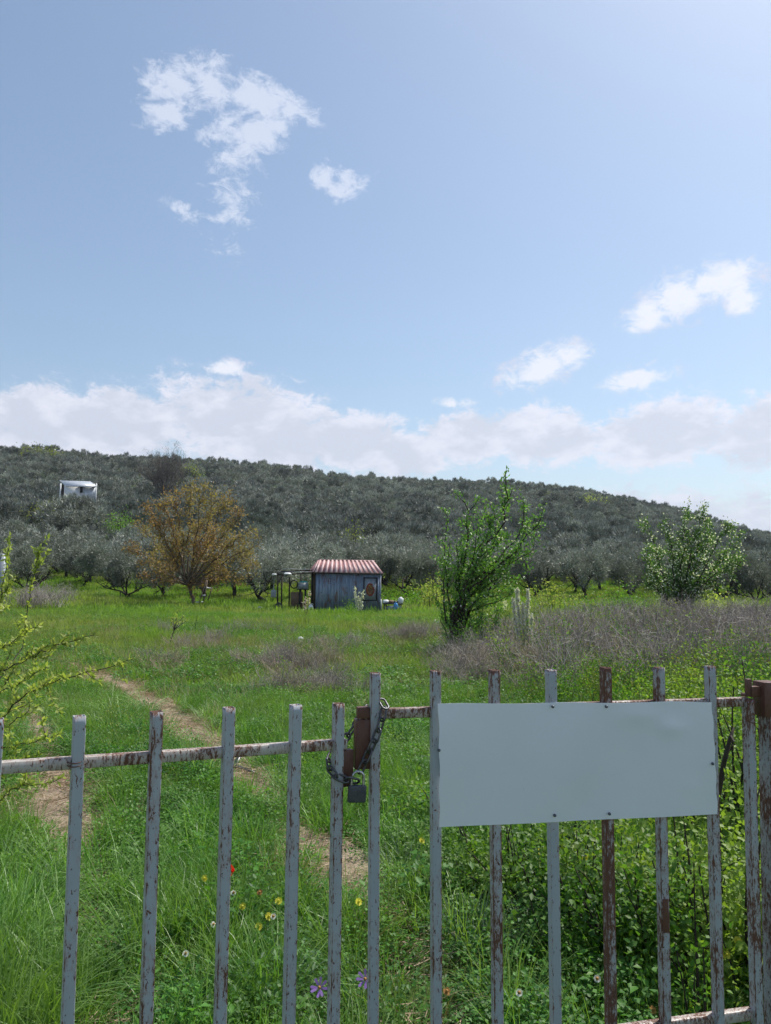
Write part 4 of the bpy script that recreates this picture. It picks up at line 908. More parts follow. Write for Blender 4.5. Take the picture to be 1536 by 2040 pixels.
M['redp'] = plain('red_mark', (.30, .06, .04), .8, 0, .4, 12); M['yellowp'] = plain('ochre_mark', (.42, .22, .06), .8, 0, .3, 12); M['galv'] = plain('galvanised_sheet', (.52, .55, .58), .4, .3, .25, 3)
M['oval'] = plain('oval_paint', (.19, .10, .055), .8, 0, .4, 6); M['teal'] = plain('teal_cloth', (.05, .35, .33), .8, 0, .3, 5)
hut = empty('metal_hut', Ho, 'blue grey sheet metal hut with a red striped roof in the meadow', 'hut')
def hobj(g, nm, mat, lab=None, parent=hut, loc=Ho):
    o = g.obj(nm, M[mat], parent, loc=loc)
    if lab: o['label'] = lab
    return o
jo = [0, .10, .37, .58, .70, .985, 1.0]; jo = [0, .365, .60, .735, 1.0]
for k in range(4):
    g = G(); u0, u1 = jo[k]*Wd, jo[k+1]*Wd-.012; ns = 9
    us_ = np.linspace(u0, u1, ns)
    for q in range(ns-1):
        w_ = us_[q+1]-us_[q]; off = -.010 if q % 2 else -.004
        g.box(H_((us_[q]+us_[q+1])/2, off-.004*k+.006, Hh/2), (w_, .02, Hh-.02*(k % 2)), HA)
    hobj(g, 'wall_sheet', 'blue')
g = G(); g.box(H_(Wd/2, .05, Hh/2), (Wd-.04, .04, Hh-.02), HA); g.box(H_(Wd/2, Dp, Hh/2), (Wd-.04, .04, Hh), HA); g.box(H_(Wd-.02, Dp/2, Hh/2), (.03, Dp-.1, Hh-.02), HA); hobj(g, 'inner_frame', 'darkwood')
g = G(); g.box(H_(.005, Dp*.30, Hh/2), (.03, Dp*.42, Hh-.02), HA); g.box(H_(.005, Dp*.92, Hh/2), (.03, Dp*.14, Hh-.02), HA); hobj(g, 'side_wall', 'wood')
g = G(); g.box(H_(-.02, Dp*.68, Hh*.46), (.03, Dp*.30, Hh*.88), HA); hobj(g, 'door', 'darkwood')
# hipped ribbed roof: front slope with hipped ends
ov = .12; e = [H_(-ov*1.2, -ov, Hh), H_(Wd+ov*.6, -ov, Hh), H_(Wd+ov*.6, Dp+ov, Hh), H_(-ov*1.2, Dp+ov, Hh)]; rl, rr2 = H_(.22, Dp*.42, Hh+Rg), H_(Wd-.22, Dp*.42, Hh+Rg)
roof = empty('x', (0, 0, 0), None, None); bpy.data.objects.remove(roof)
g = G(); g.add([e[0], e[1], rr2, rl], [[0, 1, 2, 3]]); g.add([e[2], e[3], rl, rr2], [[0, 1, 2, 3]]); g.add([e[3], e[0], rl], [[0, 1, 2]]); g.add([e[1], e[2], rr2], [[0, 1, 2]])
rf = hobj(g, 'roof', 'maroon')
so = rf.modifiers.new('t', 'SOLIDIFY'); so.thickness = .03; so.offset = -1
for k in range(14):
    t = (k+.5)/14; a = e[0]+(e[1]-e[0])*t; b = rl+(rr2-rl)*t; w = Wd/14*.56; nn = nrm(np.cross(e[1]-e[0], rl-e[0]))
    g = G(); hw = HW*w/2; g.add([a-hw+nn*.004, a+hw+nn*.004, b+hw*.85+nn*.004, b-hw*.85+nn*.004, a-hw*.7+nn*.05, a+hw*.7+nn*.05, b+hw*.6+nn*.05, b-hw*.6+nn*.05], [[4, 5, 6, 7], [0, 4, 7, 3], [1, 2, 6, 5], [0, 1, 5, 4], [3, 7, 6, 2]])
    o = g.obj('roof_rib', M['pink'], rf, loc=Ho)
g = G(); g.beam(rl+HZ*.02-HW*.03, rr2+HZ*.02+HW*.03, .07, .05); o = g.obj('ridge_cap', M['pink'], rf, loc=Ho)
g = G(); g.beam(e[0]+HZ*-.03, e[1]+HZ*-.03, .03, .06); hobj(g, 'fascia', 'darkwood')
g = G(); g.beam(rl+HZ*.01, e[0]+HZ*.03, .05, .03); g.beam(rl+HZ*.01, e[3]+HZ*.03, .05, .03); hobj(g, 'hip_trim', 'pink')
# framed painted board
def hp(px, py, v=0.0):   # pixel on the front wall plane
    d = ray(px, py); n_ = HB; t = np.dot(H_(0, v, 0)-CAM, n_)/np.dot(d, n_); return CAM+d*t
A, B = hp(725, 1151, -.03), hp(750, 1196, -.03); uA, uB = np.dot(A-Ho, HW), np.dot(B-Ho, HW); zA, zB = A[2]-Ho[2], B[2]-Ho[2]; um, zm = (uA+uB)/2, (zA+zB)/2; w, h = uB-uA, zA-zB
g = G(); g.box(H_(um, -.035, zm), (w, .015, h), HA); bd = hobj(g, 'shutter', 'greypaint')
g = G()
for s_ in (-1, 1): g.box(H_(um+s_*w/2, -.045, zm), (.05, .04, h+.05), HA); g.box(H_(um, -.0455, zm+s_*h/2), (w, .04, .05), HA)
hobj(g, 'shutter_frame', 'black')
g = G(); t = np.arange(18)*2*pi/18; g.add([H_(um+math.cos(a)*.18, -.0445, zm-.03+math.sin(a)*.29) for a in t], [list(range(18))]); hobj(g, 'painted_oval', 'oval', 'orange brown oval painted on the shutter')
g = G(); t = np.linspace(0, 2*pi*.93, 22)+.9; g.tube([H_(um+math.cos(a)*.19, -.046, zm-.03+math.sin(a)*.30) for a in t], .035, 5); hobj(g, 'painted_ring', 'redp', 'red brown oval ring painted on the shutter')
g = G(); t = np.linspace(0, 2*pi*.6, 14)+1.3; g.tube([H_(um+.0+math.cos(a)*.13, -.05, zm-.02+math.sin(a)*.22) for a in t], .016, 4); g.tube([H_(um-.10, -.05, zm+.26), H_(um-.02, -.05, zm+.12), H_(um+.10, -.05, zm+.04)], .018, 4); hobj(g, 'painted_swirl', 'yellowp', 'ochre strokes inside the painted ring')
# faded letter marks
g = G()
def stroke(*ps): g.tube([hp(px, py, -.012) for px, py in ps], .012, 3)
stroke((645, 1163), (646, 1153), (651, 1153), (651, 1158), (646, 1159)); stroke((654, 1154), (655, 1163), (660, 1162)); stroke((655, 1158), (659, 1158)); stroke((663, 1155), (662, 1161), (668, 1161)); stroke((662, 1156), (668, 1155)); stroke((646, 1168), (650, 1166), (652, 1170)); stroke((660, 1166), (666, 1164))
o = hobj(g, 'graffiti', 'redp', 'faded red brown letters scrawled on the wall'); o['kind'] = 'stuff'
# porch
porch = empty('porch_frame', H_(-.9, .3, 0), 'rough timber porch frame with sheets on top at the left of the hut', 'porch'); po = np.array(porch.location)
def pp(px, py, dv=0.0):
    Yp = Ho[1]+dv; p = at(px, py, Yp); return p
for (px, dv, top) in ((554, -.1, 1146), (577, .5, 1150), (562, 1.9, 1142), (600, 2.0, 1142)):
    a = pp(px, top, dv); g = G(); g.beam([a[0], a[1], gz(a[0], a[1])-.05], a, .07, .07); g.obj('post', M['bark'], porch, loc=po)
for (x0, y0, d0, x1, y1, d1) in ((546, 1146, -.1, 628, 1141, -.05), (556, 1139, 1.6, 618, 1136, 1.5), (553, 1143, -.2, 560, 1137, 1.9), (577, 1142, -.1, 584, 1137, 1.9), (603, 1141, -.1, 608, 1136, 1.9)):
    g = G(); g.beam(pp(x0, y0, d0), pp(x1, y1, d1), .06, .06); g.obj('beam', M['darkwood'], porch, loc=po)
for (x0, x1, y0, dv) in ((561, 592, 1134, 1.0), (590, 622, 1135, 1.2), (556, 622, 1140, .3)):
    a, b = pp(x0, y0, dv), pp(x1, y0-1, dv+.1); g = G(); g.beam(a, b, .55, .02); g.obj('roof_sheet', M['galv'], porch, loc=po)
g = G(); a, b = pp(554, 1160, -.1), pp(564, 1146, -.1); g.beam(a, b, .05, .05); g.obj('brace', M['bark'], porch, loc=po)
def small(name, label, cat, builder, mats, loc, smooth=False):
    g = G(); builder(g); o = g.obj(name, mats, loc=np.asarray(loc, float), smooth=smooth); return tag(o, label, cat)
def lathe(g, c, prof, k=14, mi=0, ax=None):
    c = np.asarray(c, float); a = np.arange(k)*2*pi/k; ax = np.eye(3) if ax is None else np.asarray(ax)
    V = np.concatenate([c+(np.stack([np.cos(a)*r_, np.sin(a)*r_, np.full(k, z)], -1))@ax for r_, z in prof]); i = np.arange(len(prof)-1)[:, None]*k; j = np.arange(k)[None]
    g.add(V, np.stack([i+j, i+(j+1) % k, i+k+(j+1) % k, i+k+j], -1).reshape(-1, 4), mi)
# white lump of sheet hanging over the porch edge
p = pp(573, 1144, -.15); small('basin', 'white basin upturned on the front beam of the porch', 'basin', lambda g: lathe(g, p, [(.001, .09), (.12, .085), (.19, .03), (.21, 0), (.20, -.01)]), M['whiteplastic'], p, True)
p = pp(547, 1145, -.1); small('plastic_sheet', 'crumpled white sheet on the corner of the porch roof', 'sheet', lambda g: lathe(g, p, [(.001, .06), (.10, .05), (.16, .01), (.13, -.03), (.001, -.04)], 9), M['whiteplastic'], p)
# table
p = pp(603, 1174, .1); tz = gz(p[0], p[1]); tb = empty('table', (p[0], p[1], tz), 'dark narrow table under the porch beside the hut door', 'table'); to = np.array(tb.location)
g = G(); g.box([p[0], p[1], p[2]], (.56, .5, .04), HA); g.obj('table_top', M['black'], tb, loc=to)
for du in (-.14, .14):
    for dv in (-.2, .2):
        q = p+HW*du+HB*dv; g = G(); g.beam([q[0], q[1], tz-.02], q-[0, 0, .021], .045, .045); g.obj('leg', M['black'], tb, loc=to)
g = G(); g.box(p-[0, 0, .72], (.44, .42, .03), HA); g.obj('shelf', M['darkwood'], tb, loc=to)
p2 = p+HZ*.17; bx_ = empty('crate', p2, 'pale grey crate standing on the porch table', 'crate'); g = G()
for s_ in (-1, 1): g.box(p2+HW*.24*s_, (.02, .36, .28), HA); g.box(p2+HB*.18*s_, (.46, .02, .28), HA)
g.box(p2-HZ*.13, (.46, .36, .02), HA); g.obj('box_body', M['greypaint'], bx_, loc=p2); g = G(); g.box(p2+HZ*.145, (.54, .42, .03), HA); g.obj('lid', M['galv'], bx_, loc=p2)
p3 = p2+HZ*.20+HW*.05; small('cloth', 'teal cloth lying on top of the pale crate', 'cloth', lambda g: lathe(g, p3, [(.001, .045), (.13, .04), (.22, 0), (.20, -.035)], 8), M['teal'], p3)
p4 = pp(586, 1164, -.12); hc = empty('hose_coil', p4, 'coil of black hose hanging from the porch beam', 'hose')
g = G(); 
for k in range(5): g.torus(p4+HB*(-.05+.025*k), [HW, HZ, -HB], .17+.012*(k % 3), .18+.01*((k+1) % 3), .022, 20, 5)
g.obj('coil', M['black'], hc, smooth=True, loc=p4); g = G(); g.tube([p4+HZ*.17, p4+HZ*.3-HB*.03, pp(586, 1143, -.12)], .01, 4); g.obj('hook_wire', M['black'], hc, loc=p4)
p = pp(591, 1192, .9); small('tan_board', 'tan board leaning under the back of the porch', 'board', lambda g: g.box([p[0], p[1], gz(p[0], p[1])+.45], (.62, .03, .9), HA), M['tan'], p)
p = pp(605, 1209, .0); small('stool', 'low dark stool beside the table leg', 'stool', lambda g: [g.box([p[0]-.15, p[1]-.25, gz(p[0], p[1])+.30], (.26, .26, .04), HA)]+[g.box([p[0]-.15+a*.1, p[1]-.25+b*.1, gz(p[0], p[1])+.13], (.04, .04, .32), HA) for a in (-1, 1) for b in (-1, 1)], M['wood'], p)
# bucket
p = pp(619, 1213, -.35); p[2] = gz(p[0], p[1]); bk = empty('bucket', p, 'white plastic canister at the left corner of the hut', 'canister')
g = G(); lathe(g, p, [(.001, 0), (.11, 0), (.125, .05), (.125, .28), (.09, .33), (.05, .35), (.05, .39), (.001, .39)]); g.obj('body', M['whiteplastic'], bk, smooth=True, loc=p)
g = G(); g.torus(p+HZ*.36+HW*.05, [HW, HZ, -HB], .06, .05, .012, 12, 5); g.obj('handle', M['whiteplastic'], bk, loc=p)
g = G(); g.box(p+HZ*.17-HB*.128, (.10, .01, .14), HA); g.obj('dark_label', M['black'], bk, loc=p)
# jerrycan hanging
p = pp(545, 1182, -.15); jc = empty('jerrycan', p, 'blue grey plastic canister hanging at the left of the porch', 'canister')
g = G(); g.box(p-HZ*.02, (.26, .15, .36), HA); o = g.obj('body', M['greypaint'], jc, loc=p); b = o.modifiers.new('b', 'BEVEL'); b.width = .04; b.segments = 3
g = G(); g.tube([p+HZ*.15, p+HZ*.25, p+HZ*.45, pp(547, 1147, -.15)], [.03, .03, .01, .01], 6); g.obj('hanger', M['greypaint'], jc, loc=p)
small('sack', 'black bundle at the foot of the porch post', 'sack', lambda g: lathe(g, pp(555, 1216, -.2)*[1, 1, 0]+[0, 0, Ho[2]], [(.001, -.05), (.22, 0), (.24, .2), (.16, .38), (.06, .46), (.001, .47)], 9), M['black'], pp(555, 1213, -.2))
p = ong(517, 1215); small('plastic_bag', 'small white bag lying on the grass left of the hut', 'bag', lambda g: lathe(g, p, [(.22, 0), (.24, .06), (.15, .15), (.001, .17)], 8), M['whiteplastic'], p)
# rubbish at right
p = hp(760, 1216, -.1); q = hp(759, 1194, -.1); small('white_pole', 'short white pole leaning on the right corner of the hut', 'pole', lambda g: g.beam([p[0], p[1], gz(p[0], p[1])-.03], q, .07, .05), M['whiteplastic'], p)
p = ong(782, 1217); wt = empty('workbench', p, 'low dark workbench loaded with rubbish right of the hut', 'table')
g = G(); g.box(p+HZ*.36, (.92, .6, .05), HA); g.obj('top', M['black'], wt, loc=p)
for a in (-.38, .38):
    for b in (-.22, .22): g = G(); g.box(p+HW*a+HB*b+HZ*.16, (.06, .06, .35), HA); g.obj('leg', M['darkwood'], wt, loc=p)
g = G(); g.box(p+HZ*.15-HB*.05, (.80, .40, .2), HA); g.obj('dark_box', M['greypaint'], wt, loc=p)
def blob(c, rx, rz, seed):
    r = np.random.default_rng(seed)
    def f(g):
        k = 10; n = 7; V = []
        for i in range(n):
            ph = i/(n-1)*pi; V.append(np.stack([np.cos(np.arange(k)*2*pi/k)*math.sin(ph)*rx, np.sin(np.arange(k)*2*pi/k)*math.sin(ph)*rx*.8, np.full(k, -math.cos(ph)*rz)], -1)*r.uniform(.75, 1.15, (k, 1)))
        V = np.concatenate(V)+c; i = np.arange(n-1)[:, None]*k; j = np.arange(k)[None]; g.add(V, np.stack([i+j, i+(j+1) % k, i+k+(j+1) % k, i+k+j], -1).reshape(-1, 4))
    return f
for (du, dz, rx, rz, mt, lab, ct) in ((-.36, .46, .20, .10, 'whiteplastic', 'white bag on the left end of the workbench', 'bag'), (-.08, .45, .17, .09, 'tan', 'dirty beige bag in the middle of the workbench', 'bag'), (.40, .50, .16, .20, 'whiteplastic', 'tall crumpled white bag on the right end of the workbench', 'bag'),
                                  (.10, .44, .16, .07, 'black', 'black bag among the white ones on the workbench', 'bag')):
    c_ = p+HW*du+HZ*dz-HB*.05; small('rubbish_bag', lab, ct, blob(c_, rx, rz, int(du*100+90)), M[mt], c_, True)['group'] = 'bags piled beside the hut'
c_ = p+HW*.08-HB*.38+HZ*.20; small('blue_cloth', 'bright blue cloth hanging off the front of the workbench', 'cloth', blob(c_, .13, .22, 5), M['cloth'], c_, True)
c_ = p+HW*.50-HB*.30+HZ*.10; small('wood_scraps', 'small heap of scrap wood at the right foot of the workbench', 'scrap wood', lambda g: [g.beam(c_+RNG.normal(0, .12, 3)*[1, 1, .4], c_+RNG.normal(0, .28, 3)*[1, 1, .3], .05, .03) for _ in range(7)], M['wood'], c_)
# ladder / stand leaning in the copper tree
p = at(400, 1203, 40.6); p[2] = gz(p[0], p[1]); ld = empty('step_ladder', p, 'pale wooden step ladder standing under the copper leaved tree', 'ladder'); s_ = 40.6/F_PX
def L2(px, py, dv): return at(px, py, 40.6+dv)
for (a, b) in (((396, 1205, 0), (411, 1155, .2)), ((414, 1197, .5), (423, 1170, .5)), ((404, 1204, .1), (413, 1156, .25))):
    g = G(); g.beam(L2(*a), L2(*b), .07, .05); g.obj('rail', M['bark2'], ld, loc=p)
for (a, b) in (((389, 1200, 0), (405, 1199, .1)), ((407, 1170, .2), (420, 1172, .5)), ((401, 1186, .1), (409, 1186, .1))):
    g = G(); g.beam(L2(*a), L2(*b), .06, .06); g.obj('rung', M['galv'], ld, loc=p)

# white hut on the hillside
Yh = 114.0; s_ = Yh/F_PX; hc_ = at(157, 986, Yh); hz = at(157, 992, Yh)[2]; h2 = np.array([hc_[0], Yh, hz])
th2 = math.radians(8); W2 = np.array([math.cos(th2), math.sin(th2), 0]); B2 = np.array([-math.sin(th2), math.cos(th2), 0]); A2 = np.array([W2, B2, HZ])
hh = empty('white_hut', h2, 'small white hut with a pale sloping roof among the hillside olives', 'hut')
def q2(px, py, dv=0): return at(px, py, Yh+dv)
g = G(); a, b = q2(129, 967), q2(160, 988); g.box((a+b)/2-[0, 0, .5], (abs(b[0]-a[0]), .08, abs(a[2]-b[2])+1.0), A2); g.obj('wall', M['whiteplastic'], hh, loc=h2)
g = G(); a, b = q2(162, 969, .3), q2(190, 988, .3); g.box((a+b)/2-[0, 0, .5], (abs(b[0]-a[0]), .08, abs(a[2]-b[2])+1.0), A2); g.obj('wall', M['galv'], hh, loc=h2)
g = G(); a, b = q2(123, 967, 2.2), q2(190, 997, 2.2); g.box((a+b)/2-[0, 0, .5], (abs(b[0]-a[0]), .08, abs(a[2]-b[2])+1.0), A2); g.obj('back_wall', M['darkwood'], hh, loc=h2)
g = G(); g.add([q2(132, 968, -.4), q2(194, 969, -.2), q2(180, 959, 2.6), q2(118, 957, 2.4)], [[0, 1, 2, 3]]); o = g.obj('roof', M['galv'], hh, loc=h2); md = o.modifiers.new('t', 'SOLIDIFY'); md.thickness = .10
for px in (121, 192):
    g = G(); a = q2(px, 963, 0); g.beam(a-[0, 0, 3.6], a, .16, .16); g.obj('post', M['whiteplastic'], hh, loc=h2)
g = G(); g.box(q2(162, 975, .1), (.35, .06, 1.0), A2); g.obj('window', M['black'], hh, loc=h2)
p = at(796, 947, 330); p[2] = max(p[2], gz(p[0], 330)+2.6); p[2] = gz(p[0], 330)+2.9; small('far_roof', 'tiny pale roof showing on the ridge above the hut', 'roof', lambda g: [g.box(p-[0, 0, 2], (4.2, 3, 4)), g.box(p+[0, 0, .12], (5, 4, .2))], M['whiteplastic'], p)
# post at left edge
p = at(-2, 1195, 30.0); zt = at(0, 1105, 30.0)[2]; pr = empty('fence_post', (p[0], p[1], 0), 'pale blue grey metal post at the left edge', 'post')
g = G(); g.beam([p[0], p[1], -.1], [p[0], p[1], zt], .32, .20); g.obj('post_tube', M['greypaint'], pr, loc=(p[0], p[1], 0)); g = G(); g.box([p[0], p[1], zt+.01], (.22, .34, .03)); g.obj('cap', M['galv'], pr, loc=(p[0], p[1], 0))

# ------------------------------------------------------------------ dry brushwood and tall weeds (right)
def brush(seed, n, H, mt='drystem'):
    r = np.random.default_rng(seed); g = G()
    for k in range(n):
        a = r.uniform(0, 2*pi); q = r.uniform(0, .35); lean = abs(r.normal(.15, .24)); c_ = curve((q*math.cos(a), q*math.sin(a), -.03), (math.sin(lean)*math.cos(a*3), math.sin(lean)*math.sin(a*3), math.cos(lean)), H*r.uniform(.45, 1.1), 5, r, .35)
        g.tube(c_, np.linspace(.0072, .0028, 6), 3, cap=False)
        for _ in range(3):
            i = r.integers(2, 6); c2 = curve(c_[i], nrm(r.normal(0, .7, 3)+[0, 0, .6]), H*r.uniform(.12, .32), 3, r, .4); g.tube(c2, np.linspace(.0032, .0018, 4), 3, cap=False)
    return proto(g, 'brush', M[mt])
M['tanstem'] = leaf_mat('tan_stem', (.26, .20, .13), (.58, .48, .34), (.36, .30, .2), .08, .9, patch_scale=.5)
br = [brush(300+i, 34, 1.0) for i in range(4)]+[brush(310+i, 26, .85, 'tanstem') for i in range(2)]
pl = ong(770, 1345); x = RNG.uniform(-.6, 13, 6500); y = RNG.uniform(8.2, 23, 6500); az_ = x/y
lx_ = np.interp(y, [8, 10, 12, 16, 24], [.16, .05, .02, .05, .17]); dens_ = np.clip((az_-lx_)/.10, 0, 1)*np.clip((y-np.interp(az_, [0, .2, .5], [10.5, 9.6, 9.0]))/1.2, 0, 1)*(az_ < .62)
dens_ = dens_*(.55+.45*np.sin(x*1.7+y)*np.sin(y*1.3-x*.6)+.25)
keep = (RNG.uniform(0, 1, 6500) < dens_*.36); x, y, az_ = x[keep], y[keep], az_[keep]; n = len(x)
hs = np.interp(az_, [0, .06, .12, .22, .35, .6], [.25, .40, .60, .80, .95, 1.05])*RNG.uniform(.55, 1.2, n)
scatter('dry_brushwood', br, P3(x, y), rots(n, .12), np.stack([hs*.5+.5, hs*.5+.5, hs], -1), 'tangle of grey dry weed stems across the right of the field', 'dry weeds')
def stalk(seed):
    r = np.random.default_rng(seed); g = G()
    for k in range(5):
        c_ = curve((r.normal(0, .1), r.normal(0, .1), 0), (r.normal(0, .45), r.normal(0, .45), 1), r.uniform(1.1, 1.7), 8, r, .5, -.4); g.tube(c_, np.linspace(.0055, .0025, 9), 4, cap=False)
        for _ in range(5):
            i = r.integers(3, 9); c2 = curve(c_[i], nrm(r.normal(0, .8, 3)+[0, 0, .3]), r.uniform(.15, .45), 4, r, .5); g.tube(c2, np.linspace(.0035, .0018, 5), 3, cap=False)
    return proto(g, 'stalk', M['palestem'])
M['palestem'] = leaf_mat('pale_stem', (.40, .36, .29), (.62, .57, .48), None, .05, .8)
sel = RNG.uniform(0, 1, n) < .13
m_ = sel.sum(); s = RNG.uniform(.6, 1.0, m_)*np.interp(az_[sel], [0, .1, .3, .6], [.45, .6, .95, 1.1])
scatter('dry_stalks', [stalk(360+i) for i in range(5)], P3(x[sel], y[sel]), rots(m_, .2), np.stack([s, s, s], -1), 'long pale arching dry stalks above the tangle of weeds', 'dry weeds')
# small stands of dry stems in the open grass
pts = []
for (px, py, w, k) in ((560, 1332, 100, 48), (640, 1300, 90, 26), (820, 1275, 70, 50), (400, 1290, 90, 16), (620, 1388, 110, 36), (340, 1335, 50, 12), (480, 1262, 120, 14)):
    for _ in range(k):
        q = ong(px+RNG.normal(0, w/2), py+RNG.normal(0, 7)); pts.append(q)
n = len(pts); s = RNG.uniform(.22, .50, n)
scatter('dry_stems', br, np.array(pts), rots(n, .1), np.stack([s*1.4, s*1.4, s], -1), 'short dark dry stems standing in the open grass', 'dry weeds')
# leafy weeds climbing among the dry stems and behind the panel
def weed(seed, H, mat, leafL, n, w=.25):
    r = np.random.default_rng(seed); g = G()
    for k in range(6):
        a = r.uniform(0, 6.28); c_ = curve((w*.6*math.cos(a), w*.6*math.sin(a), 0), (.25*math.cos(a), .25*math.sin(a), 1), H*r.uniform(.6, 1.1), 6, r, .3); g.tube(c_, np.linspace(.006, .002, 7), 3, 1, cap=False)
        m_ = n//6; f = r.uniform(.1, 1, m_)*6; i = np.minimum(f.astype(int), 5); Q = c_[i]+(c_[i+1]-c_[i])*(f-i)[:, None]
        off = r.normal(0, .055, (m_, 3)); g.leaves(Q+off, nrm(off/.06+r.normal(0, .5, (m_, 3))), leafL*r.uniform(.5, 1.1, m_), leafL*.5, r, flat=.3)
    return proto(g, 'weed', [M[mat], M['grass']])
weeds = [weed(320+i, .8, 'bramble', .045, 260) for i in range(3)]+[weed(330+i, .75, 'olivegreen', .035, 200) for i in range(2)]
x = RNG.uniform(.3, 9, 5000); y = RNG.uniform(4.6, 14, 5000); az_ = x/y
dn = np.clip((az_-np.interp(y, [4, 7, 10, 14], [.20, .22, .12, .15]))/.12, 0, 1)*(az_ < .62)*np.interp(y, [4.5, 9, 11, 14], [.22, .34, .24, .14]); keep = RNG.uniform(0, 1, 5000) < dn
x, y = x[keep], y[keep]; n = len(x); s = RNG.uniform(.55, 1.15, n)*np.interp(x/y, [.1, .3, .5], [.6, .85, 1.05])
scatter('tall_weeds', weeds, P3(x, y), rots(n, .12), np.stack([s, s, s], -1), 'leafy green weeds growing up through the dry stems', 'weeds')
x, y = wedge(5.5, 28, 3.2); keep = (on_track(x, y) > 1.6) & (RNG.uniform(0, 1, len(x)) < .25+.6*(np.sin(x*.9)*np.sin(y*.6+1) > .1)); x, y = x[keep], y[keep]; n = len(x); s = RNG.uniform(.25, .6, n)
scatter('meadow_weeds', weeds, P3(x, y), rots(n, .15), np.stack([s*1.2, s*1.2, s], -1), 'scattered leafy weeds standing in the open meadow', 'weeds')
x = RNG.uniform(.5, 13, 1500); y = RNG.uniform(11, 24, 1500); a_ = x/y; keep = (a_ > .13) & (a_ < .6) & (RNG.uniform(0, 1, 1500) < .10+.22*(np.sin(x*1.1)*np.sin(y*.7) > .2)); x, y = x[keep], y[keep]; n = len(x); s = RNG.uniform(.8, 1.35, n)
scatter('yellowish_weeds', weeds[3:]+weeds[:1], P3(x, y), rots(n, .12), np.stack([s, s, s], -1), 'yellowish green weeds standing among the grey dry stems', 'weeds')
# yellow weeds on the left bank
wy = [weed(340+i, .55, 'olivegreen', .03, 180) for i in range(2)]; pts = [ong(RNG.normal(80, 45), RNG.uniform(1190, 1222)) for _ in range(70)]
n = len(pts); s = RNG.uniform(.6, 1.2, n); scatter('bank_weeds', wy+[straws[0], br[0]], np.array(pts), rots(n, .1), np.stack([s*1.5, s*1.5, s], -1), 'ochre and straw coloured weeds on the left bank', 'weeds')

# brambles in the right foreground
for i, (px, Y, w, h, lab, n_l) in enumerate([(1180, 3.6, 1.1, .62, 'bramble mound behind the panel, between the fourth and fifth bars', 4200), (1330, 3.3, 1.0, .70, 'dark leafy bramble mound under the right half of the panel', 4200), (1460, 3.1, .9, .86, 'tall bramble mound against the hinge side bar', 4200),
                                     (1040, 4.1, 1.2, .55, 'low bramble mound under the left part of the panel', 3600), (1500, 4.6, 1.5, 1.15, 'high bramble mound behind the right edge of the gate', 4600), (1240, 5.2, 1.8, .85, 'wide bramble mound farther back behind the panel', 4200), (920, 4.9, 1.0, .40, 'small bramble mound left of the panel edge', 2200)]):
    shrub('bramble_bush', px, 1400, Y, w, h, lab, 'bramble', 'bramble', .034, n_l, 400+i, 30, 'bramble mounds behind the right gate leaf', flat=.55)
# pale twiggy weed catching light by the right bars
shrub('pale_weed', 1398, 1900, 2.75, .26, .58, 'pale green spindly weed catching the light between two right bars', 'weed', 'shrub', .026, 220, 450, 6, z=0.05)
# dead branch leaning behind the hinge side bar
p = ong(1440, 2035); small('dead_branch', 'dark forked dead branch leaning behind the panel edge', 'branch', lambda g: [g.tube([at(1428, 1600, 3.2), at(1442, 1520, 3.2), at(1455, 1470, 3.15), at(1462, 1450, 3.2)], [.012, .010, .008, .004], 6), g.tube([at(1428, 1600, 3.2), at(1425, 1800, 3.1), [at(1425, 1800, 3.1)[0], 3.1, -.02]], [.012, .013, .015], 6), g.tube([at(1447, 1500, 3.2), at(1457, 1490, 3.22), at(1460, 1484, 3.2)], [.007, .005, .003], 5), g.tube([at(1456, 1466, 3.16), at(1463, 1478, 3.1)], [.005, .003], 5)], M['bark3'], at(1425, 1800, 3.1))

